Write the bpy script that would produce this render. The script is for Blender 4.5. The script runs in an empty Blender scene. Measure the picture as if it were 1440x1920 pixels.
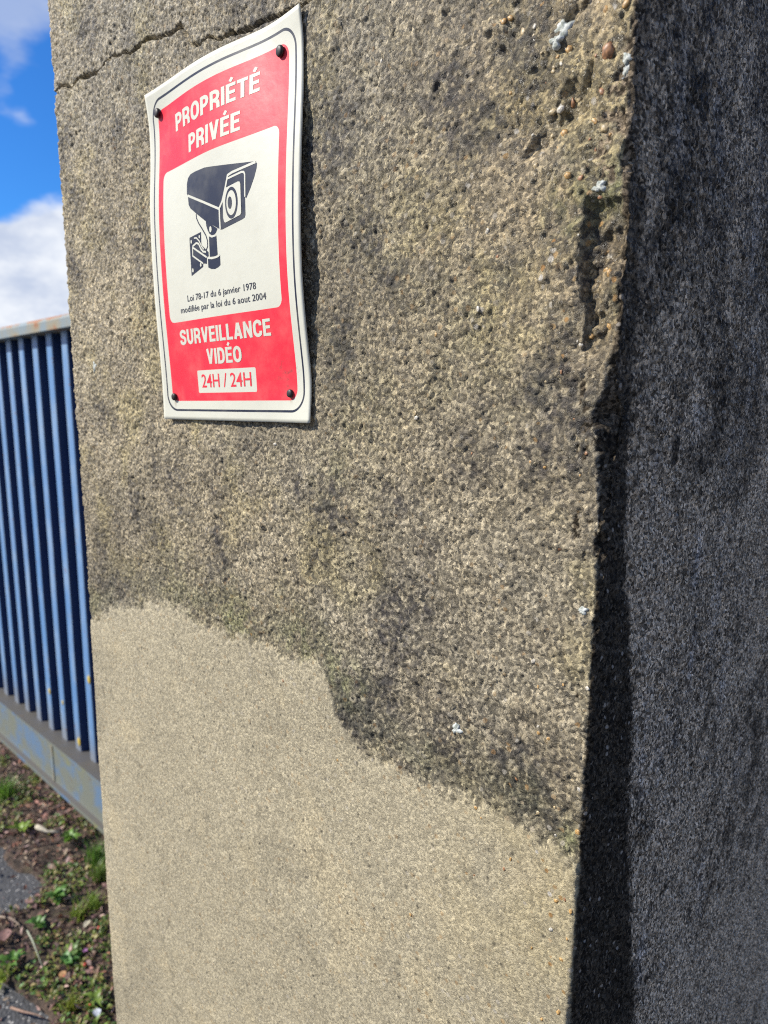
import bpy, bmesh, math, random
import numpy as np
from mathutils import Vector, Matrix

# ------------------------------------------------------------------ camera
scene = bpy.context.scene
COL = scene.collection
cam = bpy.data.cameras.new('camera')
camera = bpy.data.objects.new('camera', cam)
COL.objects.link(camera)
rot = Matrix([[0.733264, -0.124624, 0.668426], [0.679885, 0.121389, -0.723202], [0.008989, 0.984751, 0.17374]]).to_4x4()
camera.matrix_world = Matrix.Translation((0, -0.35, 1.5)) @ rot
cam.sensor_fit = 'VERTICAL'
cam.sensor_height = 36.0
cam.lens = 1295.0 / 1920.0 * 36.0
cam.clip_start = 0.01
cam.clip_end = 2000.0
cam.dof.use_dof = True
cam.dof.focus_distance = 0.47
cam.dof.aperture_fstop = 9.5
scene.camera = camera
scene.cycles.use_denoising = False
scene.cycles.pixel_filter_type = 'BLACKMAN_HARRIS'
scene.cycles.filter_width = 1.0

# ------------------------------------------------------------------ sky, sun, exposure
SUN_EL = math.radians(37)
SUN_AZ = math.radians(42)            # left of the pillar face's normal
sun_to = Vector((-math.sin(SUN_AZ) * math.cos(SUN_EL), -math.cos(SUN_AZ) * math.cos(SUN_EL), math.sin(SUN_EL)))
world = bpy.data.worlds.new('World')
scene.world = world
world.use_nodes = True
wt = world.node_tree
wt.nodes.clear()


def N(tree, kind, **kw):
    n = tree.nodes.new(kind)
    for k, v in kw.items():
        if k == 'inp':
            for i, x in v.items():
                if hasattr(x, 'is_linked') or isinstance(x, bpy.types.NodeSocket):
                    tree.links.new(x, n.inputs[i])
                else:
                    n.inputs[i].default_value = x
        else:
            setattr(n, k, v)
    return n


def MATH(tree, op, a, b=None, c=None, clamp=False):
    n = tree.nodes.new('ShaderNodeMath')
    n.operation = op
    n.use_clamp = clamp
    for i, x in enumerate((a, b, c)):
        if x is None:
            continue
        if isinstance(x, bpy.types.NodeSocket):
            tree.links.new(x, n.inputs[i])
        else:
            n.inputs[i].default_value = x
    return n.outputs[0]


def RANGE(tree, x, a, b, c=0.0, d=1.0, smooth=True):
    n = tree.nodes.new('ShaderNodeMapRange')
    n.interpolation_type = 'SMOOTHSTEP' if smooth else 'LINEAR'
    tree.links.new(x, n.inputs[0])
    for i, v in enumerate((a, b, c, d)):
        n.inputs[i + 1].default_value = v
    return n.outputs[0]


def MIX(tree, fac, a, b, blend='MIX'):
    n = tree.nodes.new('ShaderNodeMix')
    n.data_type = 'RGBA'
    n.blend_type = blend
    for i, x in ((0, fac), (6, a), (7, b)):
        if isinstance(x, bpy.types.NodeSocket):
            tree.links.new(x, n.inputs[i])
        elif i == 0:
            n.inputs[i].default_value = x
        else:
            n.inputs[i].default_value = tuple(x) + (1.0,) if len(x) == 3 else x
    return n.outputs[2]


tc = N(wt, 'ShaderNodeTexCoord')
sky = N(wt, 'ShaderNodeTexSky', sky_type='NISHITA', sun_disc=False, sun_elevation=SUN_EL,
        sun_rotation=math.atan2(sun_to.x, sun_to.y), air_density=1.0, dust_density=0.3, ozone_density=2.5)
sep = N(wt, 'ShaderNodeSeparateXYZ', inp={0: tc.outputs['Generated']})
zz = sep.outputs[2]
# cumulus: billowing noise, thick in a bank near the horizon and thin and broken higher up
mp = N(wt, 'ShaderNodeMapping', inp={0: tc.outputs['Generated'], 1: (14.8, 0.3, 0.9), 3: (1.0, 1.0, 1.7)})
n1 = N(wt, 'ShaderNodeTexNoise', inp={0: mp.outputs[0], 2: 4.2, 3: 6.0, 4: 0.47})
bank = RANGE(wt, zz, 0.10, 0.26, 0.20, -0.035)
dens = MATH(wt, 'ADD', n1.outputs[0], bank)
cmask = MATH(wt, 'MULTIPLY', RANGE(wt, dens, 0.49, 0.585), RANGE(wt, zz, 0.24, 0.33, 1.0, 0.6))
n2 = N(wt, 'ShaderNodeTexNoise', inp={0: mp.outputs[0], 2: 9.0, 3: 5.0, 4: 0.55})
shade = RANGE(wt, n2.outputs[0], 0.35, 0.62)
ccol = MIX(wt, shade, (4.3, 4.9, 6.2), (6.9, 7.2, 7.7))
deep = MIX(wt, 1.0, sky.outputs[0], (0.24, 0.68, 1.25), 'MULTIPLY')
skyc = MIX(wt, cmask, deep, ccol)
bg = N(wt, 'ShaderNodeBackground', inp={0: skyc, 1: 0.10})
N(wt, 'ShaderNodeOutputWorld', inp={0: bg.outputs[0]})

sl = bpy.data.lights.new('sun', 'SUN')
sl.energy = 5.0
sl.angle = math.radians(0.5)
sl.color = (1.0, 0.95, 0.85)
sun = bpy.data.objects.new('sun', sl)
sun.rotation_euler = (-sun_to).to_track_quat('-Z', 'Y').to_euler()
sun.location = sun_to * 20
COL.objects.link(sun)
scene.view_settings.view_transform = 'Standard'
scene.view_settings.look = 'None'
scene.view_settings.gamma = 1.0
scene.view_settings.exposure = 0.40

# ------------------------------------------------------------------ helpers
rng = np.random.default_rng(7)
random.seed(7)
TAB = rng.random((16, 512, 512)).astype(np.float32)


def vnoise(u, v, sc, seed=0):
    """smooth value noise in -1..1, sc cells per metre"""
    t = TAB[seed % 16]
    a = u * sc + 37.3 * seed
    b = v * sc + 11.9 * seed
    i = np.floor(a).astype(int)
    j = np.floor(b).astype(int)
    fa = a - i
    fb = b - j
    fa = fa * fa * (3 - 2 * fa)
    fb = fb * fb * (3 - 2 * fb)
    i0, i1, j0, j1 = i % 512, (i + 1) % 512, j % 512, (j + 1) % 512
    r = (t[i0, j0] * (1 - fa) + t[i1, j0] * fa) * (1 - fb) + (t[i0, j1] * (1 - fa) + t[i1, j1] * fa) * fb
    return r * 2 - 1


def fbm(u, v, sc, seed=0, octv=4, gain=0.5):
    r = 0
    a = 1.0
    tot = 0
    for k in range(octv):
        r = r + a * vnoise(u, v, sc * 2.03 ** k, seed + k)
        tot += a
        a *= gain
    return r / tot


def worley(u, v, sc, seed=0):
    """distance to the nearest scattered point (in cells) and a random number of that point"""
    a = u * sc + 5.7 * seed
    b = v * sc + 3.1 * seed
    i = np.floor(a).astype(int)
    j = np.floor(b).astype(int)
    best = np.full(u.shape, 9.0, np.float32)
    rid = np.zeros(u.shape, np.float32)
    for di in (-1, 0, 1):
        for dj in (-1, 0, 1):
            ii = (i + di) % 512
            jj = (j + dj) % 512
            px = i + di + 0.1 + 0.8 * TAB[(seed + 1) % 16][ii, jj]
            py = j + dj + 0.1 + 0.8 * TAB[(seed + 2) % 16][ii, jj]
            d = (a - px) ** 2 + (b - py) ** 2
            m = d < best
            best = np.where(m, d, best)
            rid = np.where(m, TAB[(seed + 3) % 16][ii, jj], rid)
    return np.sqrt(best), rid


def sstep(a, b, x):
    t = np.clip((x - a) / (b - a), 0, 1)
    return t * t * (3 - 2 * t)


def dist_poly(x, z, pts):
    d = np.full(x.shape, 9.0)
    for (ax, az), (bx, bz) in zip(pts[:-1], pts[1:]):
        vx, vz = bx - ax, bz - az
        L2 = vx * vx + vz * vz
        t = np.clip(((x - ax) * vx + (z - az) * vz) / L2, 0, 1)
        d = np.minimum(d, np.hypot(x - ax - t * vx, z - az - t * vz))
    return d


def new_mat(name):
    m = bpy.data.materials.new(name)
    m.use_nodes = True
    t = m.node_tree
    t.nodes.clear()
    p = N(t, 'ShaderNodeBsdfPrincipled')
    o = N(t, 'ShaderNodeOutputMaterial', inp={0: p.outputs[0]})
    return m, t, p


def link(o, parent=None):
    COL.objects.link(o)
    if parent is not None:
        o.parent = parent
    return o


def obj(name, me, mat=None, parent=None):
    if mat is not None and not me.materials:
        me.materials.append(mat)
    return link(bpy.data.objects.new(name, me), parent)


def tag(o, label=None, cat=None, group=None, kind=None):
    for k, v in (('label', label), ('category', cat), ('group', group), ('kind', kind)):
        if v:
            o[k] = v
    return o


def empty(name, loc=(0, 0, 0)):
    o = bpy.data.objects.new(name, None)
    o.location = loc
    o.empty_display_size = 0.05
    return link(o)


def mesh_from(name, verts, faces, smooth=False):
    me = bpy.data.meshes.new(name)
    me.from_pydata([tuple(v) for v in verts], [], [tuple(f) for f in faces])
    if smooth:
        me.polygons.foreach_set('use_smooth', [True] * len(me.polygons))
    me.update()
    return me


def mesh_np(name, V, F4, smooth=True):
    """fast build from numpy arrays of vertices and quads"""
    me = bpy.data.meshes.new(name)
    me.vertices.add(len(V))
    me.vertices.foreach_set('co', V.astype(np.float32).ravel())
    me.loops.add(F4.size)
    me.loops.foreach_set('vertex_index', F4.astype(np.int32).ravel())
    me.polygons.add(len(F4))
    me.polygons.foreach_set('loop_start', (np.arange(len(F4)) * 4).astype(np.int32))
    me.polygons.foreach_set('use_smooth', np.full(len(F4), smooth))
    me.update(calc_edges=True)
    me.validate()
    return me


def set_color(me, name, rgb):
    a = me.color_attributes.new(name, 'FLOAT_COLOR', 'POINT')
    c = np.ones((len(me.vertices), 4), np.float32)
    c[:, :3] = rgb
    a.data.foreach_set('color', c.ravel())


def set_float(me, name, val):
    a = me.attributes.new(name, 'FLOAT', 'POINT')
    a.data.foreach_set('value', val.astype(np.float32).ravel())


# ------------------------------------------------------------------ pillar
XL, XR = -0.816, -0.1621     # left and right arris of the sunlit face (which lies in y = 0)
DEPTH = 0.92
RA, RB = 0.006, 0.004        # arris radii


def graded(a, b, s0, s1):
    out = [a]
    x = a
    sg = 1 if b > a else -1
    L = abs(b - a)
    while True:
        t = abs(x - a) / L
        x = x + sg * (s0 + (s1 - s0) * t)
        if (b - x) * sg <= 0.4 * (s0 + (s1 - s0) * t):
            break
        out.append(x)
    out.append(b)
    return out


cols = []    # x, y, nx, ny
for y in np.linspace(DEPTH, RA, 26)[:-1]:
    cols.append((XL, y, -1, 0))
for a in np.linspace(0, math.pi / 2, 6)[:-1]:
    cols.append((XL + RA - RA * math.cos(a), RA - RA * math.sin(a), -math.cos(a), -math.sin(a)))
for x in graded(XL + RA, XR - RB, 0.00145, 0.00085):
    cols.append((x, 0, 0, -1))
for a in np.linspace(0, math.pi / 2, 7)[1:-1]:
    cols.append((XR - RB + RB * math.sin(a), RB - RB * math.cos(a), math.sin(a), -math.cos(a)))
for y in graded(RB, 0.64, 0.0010, 0.0042):
    cols.append((XR, y, 1, 0))
for y in np.linspace(0.64, DEPTH, 12)[1:]:
    cols.append((XR, y, 1, 0))
cols = np.array(cols)
Ssum = np.r_[0, np.cumsum(np.hypot(np.diff(cols[:, 0]), np.diff(cols[:, 1])))]
rows = np.array(list(np.linspace(-0.05, 0.60, 36)[:-1]) + list(np.arange(0.60, 1.94, 0.00122)) + list(np.linspace(1.945, 2.36, 24)))
nc, nr = len(cols), len(rows)
X = np.broadcast_to(cols[:, 0], (nr, nc)).ravel().copy()
Y = np.broadcast_to(cols[:, 1], (nr, nc)).ravel().copy()
NX = np.broadcast_to(cols[:, 2], (nr, nc)).ravel()
NY = np.broadcast_to(cols[:, 3], (nr, nc)).ravel()
U = np.broadcast_to(Ssum, (nr, nc)).ravel()
Z = np.repeat(rows, nc)
front = np.clip(-NY, 0, 1)
side = np.clip(NX, 0, 1)

# edge between the weathered upper and the clean lower skin of the sunlit face
EDGE = [(-0.90, 1.30), (-0.8168, 1.2171), (-0.7786, 1.2362), (-0.6985, 1.2610), (-0.6403, 1.2753), (-0.5934, 1.2826), (-0.5745, 1.2766), (-0.5424, 1.2753),
        (-0.5164, 1.2756), (-0.4836, 1.2820), (-0.4607, 1.2801), (-0.4317, 1.2832), (-0.4112, 1.2828), (-0.3917, 1.2834), (-0.3823, 1.2771), (-0.3793, 1.2628),
        (-0.3745, 1.2454), (-0.3611, 1.2353), (-0.3435, 1.2285), (-0.3211, 1.2241), (-0.2899, 1.2242), (-0.2566, 1.2283), (-0.2346, 1.2301), (-0.2139, 1.2300),
        (-0.1945, 1.2307), (-0.1759, 1.2281), (-0.1626, 1.2271), (-0.10, 1.19)]
ex_ = np.array([p[0] for p in EDGE])
ez_ = np.array([p[1] for p in EDGE])
wob = 0.008 * fbm(X, Z, 30, 3) + 0.006 * fbm(X, Z, 120, 5, 3)
below = np.interp(X + 0.006 * fbm(X, Z, 45, 9), ex_, ez_) + wob - Z
below = below + 0.0035 * vnoise(X, Z, 330, 2) + 0.0030 * vnoise(X, Z, 150, 8)
clean = sstep(-0.0060, 0.0060, below) * front
up = 1 - clean
# strip just above the edge where green algae gather
edge_zone = np.exp(-((below + 0.022) / 0.02) ** 2) * front
# eroded zones: towards the top of the right arris
ax, az = (-0.1803, 1.6543)
erod = np.exp(-(((X - ax) / 0.085) ** 2 + ((Z - az) / 0.14) ** 2)) * front
ax, az = (-0.1762, 1.5483)
erod = np.maximum(erod, 0.8 * np.exp(-(((X - ax) / 0.035) ** 2 + ((Z - az) / 0.10) ** 2)) * front)

w1, r1 = worley(U, Z, 430, 0)
w2, r2 = worley(U, Z, 240, 4)
w3, r3 = worley(U, Z, 95, 8)
h = (0.5 - w1) * (0.1 + 1.2 * r1 * r1) * (0.00062 * up + 0.00018 * clean)
h = h + fbm(U, Z, 290, 7, 2, 0.9) * (0.00135 * up + 0.00030 * clean)
h = h + (np.abs(fbm(U + 0.003 * vnoise(U, Z, 60, 1), Z, 95, 14, 4, 0.75)) - 0.2) * 0.0019 * up
h = h - 0.0007 * sstep(0.30, 0.80, fbm(U, Z, 170, 4, 2, 0.7)) * up * np.clip(0.6 + 1.6 * fbm(U, Z, 14, 9, 2), 0, 1.5)
w4, r4 = worley(U + 0.002 * vnoise(U, Z, 200, 4), Z + 0.002 * vnoise(U, Z, 200, 9), 150, 6)
h = h - np.clip(0.42 - w4, 0, 1) * (r4 > 0.55) * (0.0006 * up * (0.2 + r4)) * np.clip(0.4 + 2.0 * fbm(U, Z, 11, 5, 2), 0, 1.6)
h = h + 0.0005 * clean
h = h + np.clip(0.6 - w2, 0, 1) * (r2 > 0.55) * r2 * (0.0006 * up * front + 0.0001)
h = h - np.clip(0.55 - w3, 0, 1) * (r3 > 0.86) * (0.0010 * up + 0.0003 * clean)
h = h + 0.00036 * vnoise(U, Z, 620, 6) * (0.4 + 0.6 * up)
h = h + 0.0008 * vnoise(U, Z, 88, 2) * (0.25 + 0.75 * up)
h = h + 0.0011 * fbm(U, Z, 34, 3, 3) * (0.2 + 0.8 * up)
h = h + 0.0018 * fbm(U, Z, 7, 1, 2)
h = h - 0.0009 * up * front
h = h + erod * (0.0042 * fbm(U, Z, 42, 10, 4, 0.55) - 0.0012)
h = h * np.where(side > 0.5, 0.9, 1.0)

# crack running up to the right over the sign
CRACK = [(-0.83, 1.768), (-0.8170, 1.8136), (-0.7961, 1.8155), (-0.7675, 1.8064), (-0.7520, 1.8088), (-0.7246, 1.8062), (-0.7111, 1.8030), (-0.6903, 1.8076), (-0.6762, 1.8081), (-0.6605, 1.8072),
         (-0.6492, 1.7990), (-0.6424, 1.7975), (-0.6274, 1.8006), (-0.6148, 1.8021), (-0.5922, 1.8003), (-0.5646, 1.7991), (-0.5506, 1.7872), (-0.5455, 1.7801), (-0.5354, 1.7767),
         (-0.5200, 1.7760), (-0.4945, 1.7724), (-0.4842, 1.7673), (-0.4692, 1.7661), (-0.4529, 1.7646), (-0.4293, 1.7624), (-0.4076, 1.7634), (-0.3947, 1.7644), (-0.3760, 1.7683)]
cx_ = X + 0.004 * vnoise(X, Z, 55, 11) + 0.0012 * vnoise(X, Z, 230, 3)
cz_ = Z + 0.004 * vnoise(X, Z, 55, 12) + 0.0012 * vnoise(X, Z, 230, 5)
dc = dist_poly(cx_, cz_, CRACK)
cw = 0.0007 + 0.0007 * vnoise(X, Z, 40, 13)
h = h - front * 0.006 * (1 - sstep(cw * 0.5, np.maximum(cw, 0.0002) + 0.0016, dc))
crack_z = np.interp(X, [p[0] for p in CRACK], [p[1] for p in CRACK])
h = h + front * 0.0011 * np.exp(-dc / 0.012) * np.where(Z < crack_z, 1, -0.4)
# hollows torn out of the eroded corner
for (px, pz), (qx, qz), wd, dp in (((-0.1922, 1.6487), (-0.2171, 1.6270), 0.007, 0.0042), ((-0.1915, 1.6929), (-0.1965, 1.6897), 0.005, 0.0035),
                                   ((-0.1887, 1.4999), (-0.1981, 1.4925), 0.008, 0.0028), ((-0.2321, 1.6921), (-0.2386, 1.6834), 0.005, 0.003),
                                   ((-0.1841, 1.6688), (-0.1862, 1.6559), 0.003, 0.003)):
    d = dist_poly(X + 0.004 * vnoise(X, Z, 130, 2), Z + 0.004 * vnoise(X, Z, 130, 5), [(px, pz), (qx, qz)])
    h = h - front * dp * np.exp(-(d / wd) ** 2)
# the wall was dressed flat where the sheet hangs, so that it lies free of it
under = sstep(-0.632, -0.622, X) * (1 - sstep(-0.402, -0.392, X)) * sstep(1.458, 1.468, Z) * (1 - sstep(1.765, 1.78, Z)) * front
h = h * (1 - under) + np.minimum(h - 0.0008, 0.0) * under
X = X + NX * h
Y = Y + NY * h
# chip broken out of the right arris: a step on its left, its floor rising to the arris
CHIP = [(-0.1818, 1.6057), (-0.1845, 1.5970), (-0.1845, 1.5839), (-0.1854, 1.5734), (-0.1855, 1.5599), (-0.1848, 1.5495), (-0.1806, 1.5404), (-0.1828, 1.5323),
        (-0.1832, 1.5240), (-0.1811, 1.5200), (-0.1717, 1.5164)]
cz = np.array([p[1] for p in CHIP])[::-1]
cxx = np.array([p[0] for p in CHIP])[::-1]
lx = np.interp(Z, cz, cxx) + 0.0014 * vnoise(X, Z, 210, 4)
into = X - lx
inz = sstep(cz[0] - 0.002, cz[0] + 0.012, Z + 0.003 * vnoise(X, Z, 180, 8)) * (1 - sstep(cz[-1] - 0.016, cz[-1] + 0.002, Z + 0.003 * vnoise(X, Z, 180, 9)))
floor_ = 0.0062 - 0.05 * np.clip(into, 0, 0.03) + 0.0056 * fbm(X, Z, 75, 2, 4, 0.7) + 0.0010 * vnoise(X, Z, 330, 1) - 0.8 * h
carve = floor_ * sstep(-0.0004, 0.0030, into) * inz
Y = np.where((X > XR - 0.06) & (carve > 0.0003), np.maximum(Y, np.minimum(carve, 0.02)), Y)
# arris broken back obliquely below the chip, and nibbled along its whole height
cham = np.interp(Z, [(-0.1602, 1.1151)[1], (-0.1652, 1.3312)[1], (-0.1669, 1.4059)[1], (-0.1678, 1.4193)[1], (-0.1653, 1.4286)[1], (-0.1617, 1.4652)[1], (-0.1605, 1.4905)[1], (-0.1575, 1.5097)[1], (-0.1568, 1.5204)[1],
                     (-0.1613, 1.6020)[1], (-0.1621, 1.6132)[1], (-0.1598, 1.6370)[1], (-0.1607, 1.6839)[1]],
                [0.0015, 0.0020, 0.0030, 0.0065, 0.0030, 0.0085, 0.0100, 0.0045, 0.0020, 0.0010, 0.0060, 0.0020, 0.0020])
cham = cham + 0.0022 * fbm(X * 0, Z, 55, 5, 4) + 0.0008 * vnoise(X * 0 + Y, Z, 300, 6)
cut = (X - (XR - np.clip(cham, 0, 1))) * 1.5 - 0.9 * h + 0.0010 * vnoise(X + Y, Z, 300, 7) + 0.0016 * fbm(X + Y, Z, 90, 4, 3)
Y = np.where((X > XR - 0.03) & (Y < 0.03) & (cut > 0), np.maximum(Y, cut), Y)

# colour of the skin: stains, algae, clean cement
n_lo = fbm(U, Z, 9, 2, 4)
n_md = fbm(U, Z, 38, 6, 4)
n_hi = fbm(U, Z, 150, 9, 3)
st = fbm(U, Z * 0.35, 26, 12, 3)                     # drawn out downwards by rain
upper = np.array([0.300, 0.244, 0.152])[None] * (1 - 0.22 * sstep(-0.1, 0.5, fbm(U, Z, 5.5, 13, 3)))[:, None] * (1 + 0.32 * n_md + 0.30 * n_hi)[:, None]
grey = np.array([0.248, 0.216, 0.155])[None]
k = np.clip(0.35 + 1.1 * n_lo + 0.5 * n_md, 0, 1)[:, None]
upper = upper * (1 - 0.7 * k) + grey * 0.7 * k * (1 + 0.15 * n_hi)[:, None]
olive = sstep(0.0, 0.55, fbm(U, Z, 17, 11, 4, 0.6))[:, None] * front[:, None]
upper = upper * (1 + olive * np.array([0.04, 0.03, -0.14]))
leftg = sstep(-0.50, -0.80, X) * sstep(1.25, 1.65, Z)
upper = upper * (1 + 0.10 * leftg[:, None] * np.array([1.0, 1.05, 1.15]))
dark = np.zeros_like(X)
BLOT = [(-0.3404, 1.5991) + (0.013, 0.9), (-0.3278, 1.5688) + (0.013, 0.8), (-0.3150, 1.5743) + (0.008, 0.6), (-0.3697, 1.5371) + (0.009, 0.8), (-0.3637, 1.5097) + (0.012, 0.6), (-0.3831, 1.4063) + (0.018, 0.75),
        (-0.4178, 1.4245) + (0.016, 0.5), (-0.7980, 1.7572) + (0.022, 0.6), (-0.7901, 1.7075) + (0.016, 0.5), (-0.6447, 1.6367) + (0.020, 0.7), (-0.7890, 1.6304) + (0.014, 0.6), (-0.6807, 1.7463) + (0.014, 0.5),
        (-0.7528, 1.4749) + (0.020, 0.5), (-0.6852, 1.3816) + (0.020, 0.45), (-0.6076, 1.4117) + (0.025, 0.4), (-0.6340, 1.3435) + (0.03, 0.4), (-0.2790, 1.6663) + (0.03, 0.45), (-0.2247, 1.6768) + (0.022, 0.5), (-0.2514, 1.6483) + (0.02, 0.5), (-0.3766, 1.6735) + (0.02, 0.5),
        (-0.3877, 1.6621) + (0.014, 0.5), (-0.1953, 1.5013) + (0.016, 0.7), (-0.2560, 1.4616) + (0.018, 0.5), (-0.3121, 1.3327) + (0.03, 0.5), (-0.2622, 1.2616) + (0.02, 0.55), (-0.3325, 1.2650) + (0.03, 0.5), (-0.2033, 1.2551) + (0.03, 0.5), (-0.3671, 1.2578) + (0.02, 0.5),
        (-0.7594, 1.2793) + (0.03, 0.35), (-0.3136, 1.4246) + (0.015, 0.5), (-0.2072, 1.4711) + (0.012, 0.4), (-0.1796, 1.4814) + (0.009, 0.7), (-0.5392, 1.3281) + (0.03, 0.3), (-0.4571, 1.7720) + (0.03, 0.35), (-0.7307, 1.8454) + (0.02, 0.4)]
for bx, bz, br, ba in BLOT:
    d = np.hypot((X - bx), (Z - bz) * 0.8) / br * (1 + 0.5 * n_hi + 0.6 * n_md)
    dark = np.maximum(dark, min(1, 1.6 * ba) * np.exp(-d ** 2))
dark = np.clip(dark + 0.50 * sstep(0.20, 0.60, fbm(U, Z * 0.7, 24, 14, 4, 0.6)) + 0.30 * sstep(0.15, 0.5, st), 0, 1) * front
gr = np.clip(0.75 + 0.9 * vnoise(U, Z, 380, 3) + 0.6 * vnoise(U, Z, 170, 12), 0.05, 1.5)
dark = np.clip(dark * gr + 0.34 * edge_zone * (0.6 + 0.8 * n_md), 0, 0.95)
upper = upper * (1 - 0.80 * dark[:, None] * np.array([1.0, 1.0, 0.93]))
moss = np.zeros_like(X)
for (bx, bz), br, ba in (((-0.1977, 1.5979), 0.016, 0.8), ((-0.1668, 1.6017), 0.012, 0.8), ((-0.1601, 1.5470), 0.012, 0.4), ((-0.5074, 1.2891), 0.03, 0.6), ((-0.4178, 1.2902), 0.03, 0.6), ((-0.3670, 1.2843), 0.025, 0.6),
                         ((-0.2469, 1.5355), 0.05, 0.25), ((-0.3782, 1.4414), 0.03, 0.3), ((-0.5973, 1.2949), 0.05, 0.3), ((-0.3073, 1.6044), 0.05, 0.18), ((-0.1691, 1.2315), 0.012, 0.8), ((-0.3555, 1.4816), 0.05, 0.2), ((-0.8261, 1.2045), 0.01, 0.5)):
    d = np.hypot(X - bx, Z - bz) / br * (1 + 0.7 * n_md)
    moss = np.maximum(moss, ba * np.exp(-d ** 2) * np.clip(0.6 + 1.2 * n_hi, 0, 1))
moss = np.clip(moss + 0.30 * edge_zone * np.clip(n_md + 0.4, 0, 1), 0, 1) * front
upper = upper * (1 - moss[:, None]) + np.array([0.150, 0.155, 0.060])[None] * moss[:, None]
warm = erod * np.clip(0.5 + n_md, 0, 1)
upper = upper * (1 + warm[:, None] * np.array([0.16, 0.06, -0.08]))
cl = np.array([0.425, 0.362, 0.236])[None] * (1 + 0.07 * n_lo + 0.08 * n_md + 0.05 * n_hi)[:, None]
cl = cl * (1 - 0.16 * sstep(0.1, 0.6, fbm(U, Z, 14, 7, 4))[:, None])
cl = cl * (1 - 0.30 * sstep(0.30, 0.6, fbm(U, Z, 46, 11, 4, 0.6))[:, None] * np.clip(gr, 0, 1)[:, None])
wsp, rsp = worley(U, Z, 70, 9)
cl = cl * (1 - 0.65 * ((rsp > 0.80) * (1 - sstep(0.06, 0.13, wsp)))[:, None])
cl = cl * (1 + 0.10 * sstep(0.2, 0.6, fbm(U, Z, 22, 3, 3))[:, None] * np.array([1.0, 0.8, 0.4]))
top_right = sstep(XR - 0.14, XR - 0.02, X)[:, None]
cl = cl * (1 + top_right * np.array([0.03, 0.0, -0.10]) * np.clip(0.5 + n_md, 0, 1)[:, None])
rgb = upper * up[:, None] + cl * clean[:, None]
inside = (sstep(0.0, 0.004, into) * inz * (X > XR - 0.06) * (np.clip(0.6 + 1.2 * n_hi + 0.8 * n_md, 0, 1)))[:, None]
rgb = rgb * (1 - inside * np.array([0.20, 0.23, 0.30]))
# right-hand face: mottled dark with pale lime runs; a near-black strip broadening down the arris
sgrey = np.array([0.345, 0.268, 0.180])[None] * np.clip(1.0 + 1.0 * fbm(U, Z * 0.8, 11, 3, 3, 0.6) + 1.35 * fbm(U, Z, 44, 5, 5, 0.8) + 1.1 * fbm(U, Z, 230, 9, 3, 0.75), 0.25, 3)[:, None]
sgrey = sgrey * (0.85 + 0.85 * sstep(1.55, 1.15, Z + 0.25 * fbm(U, Z, 6, 4, 3)))[:, None]
soil = sstep(0.0, 0.55, fbm(U, Z * 0.6, 13, 15, 5, 0.6))
sgrey = sgrey * (1 - 0.55 * soil)[:, None]
lime = sstep(0.22, 0.62, fbm(U, Z * 0.4, 26, 10, 5, 0.62)) * np.clip(0.5 + 1.2 * n_hi, 0, 1)
sgrey = sgrey * (1 - 0.5 * lime)[:, None] + np.array([0.46, 0.41, 0.35])[None] * (0.5 * lime)[:, None]
rust = sstep(0.25, 0.7, fbm(U, Z * 0.3, 22, 8, 4)) * sstep(0.18, 0.35, Y) * sstep(1.45, 1.2, Z)
sgrey = sgrey * (1 - 0.4 * rust)[:, None] + np.array([0.16, 0.115, 0.07])[None] * (0.4 * rust)[:, None]
for (by, bz), ry, rz, a in (((0.1592, 1.3836), 0.008, 0.022, 0.9), ((0.1648, 1.3030), 0.007, 0.02, 0.7), ((0.1338, 1.4849), 0.010, 0.012, 0.6), ((0.2169, 1.6130), 0.008, 0.03, 0.6), ((0.0598, 1.6807), 0.006, 0.02, 0.4),
                            ((0.0677, 1.4542), 0.004, 0.012, 0.5), ((0.2498, 1.2542), 0.010, 0.03, 0.55), ((0.0603, 1.6435), 0.010, 0.02, 0.4), ((0.0833, 1.2588), 0.004, 0.03, 0.6), ((0.1082, 1.0951), 0.008, 0.03, 0.6)):
    d = np.exp(-((Y - by) / ry) ** 2 - ((Z - bz) / rz) ** 2) * a * np.clip(0.8 + 1.0 * n_hi, 0, 1)
    sgrey = sgrey * (1 - d[:, None]) + np.array([0.48, 0.43, 0.37])[None] * d[:, None]
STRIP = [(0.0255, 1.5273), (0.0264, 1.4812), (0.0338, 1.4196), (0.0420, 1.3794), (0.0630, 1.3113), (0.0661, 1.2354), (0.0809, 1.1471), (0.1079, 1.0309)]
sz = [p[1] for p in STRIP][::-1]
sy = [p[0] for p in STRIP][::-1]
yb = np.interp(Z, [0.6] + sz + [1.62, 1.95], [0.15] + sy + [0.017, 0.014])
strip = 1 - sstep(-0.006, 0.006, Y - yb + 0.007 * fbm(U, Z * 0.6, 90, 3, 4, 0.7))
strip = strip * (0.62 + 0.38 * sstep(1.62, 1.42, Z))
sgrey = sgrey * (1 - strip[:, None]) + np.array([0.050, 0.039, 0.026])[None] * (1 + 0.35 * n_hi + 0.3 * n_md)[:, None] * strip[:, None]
d = np.hypot((Y - (0.0984, 1.4638)[0]) / 0.006, (Z - (0.0984, 1.4638)[1]) / 0.011)
sgrey = sgrey * (1 - 0.8 * (1 - sstep(0.8, 1.1, d)))[:, None]
sgrey = sgrey / np.maximum(1.0, sgrey.max(1) / 0.48)[:, None]
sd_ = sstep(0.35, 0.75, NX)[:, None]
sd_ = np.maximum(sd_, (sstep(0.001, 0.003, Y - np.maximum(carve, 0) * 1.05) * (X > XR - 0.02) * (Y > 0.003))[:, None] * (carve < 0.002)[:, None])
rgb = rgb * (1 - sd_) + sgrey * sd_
rgb = np.clip(rgb, 0.012, 0.8)

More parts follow.
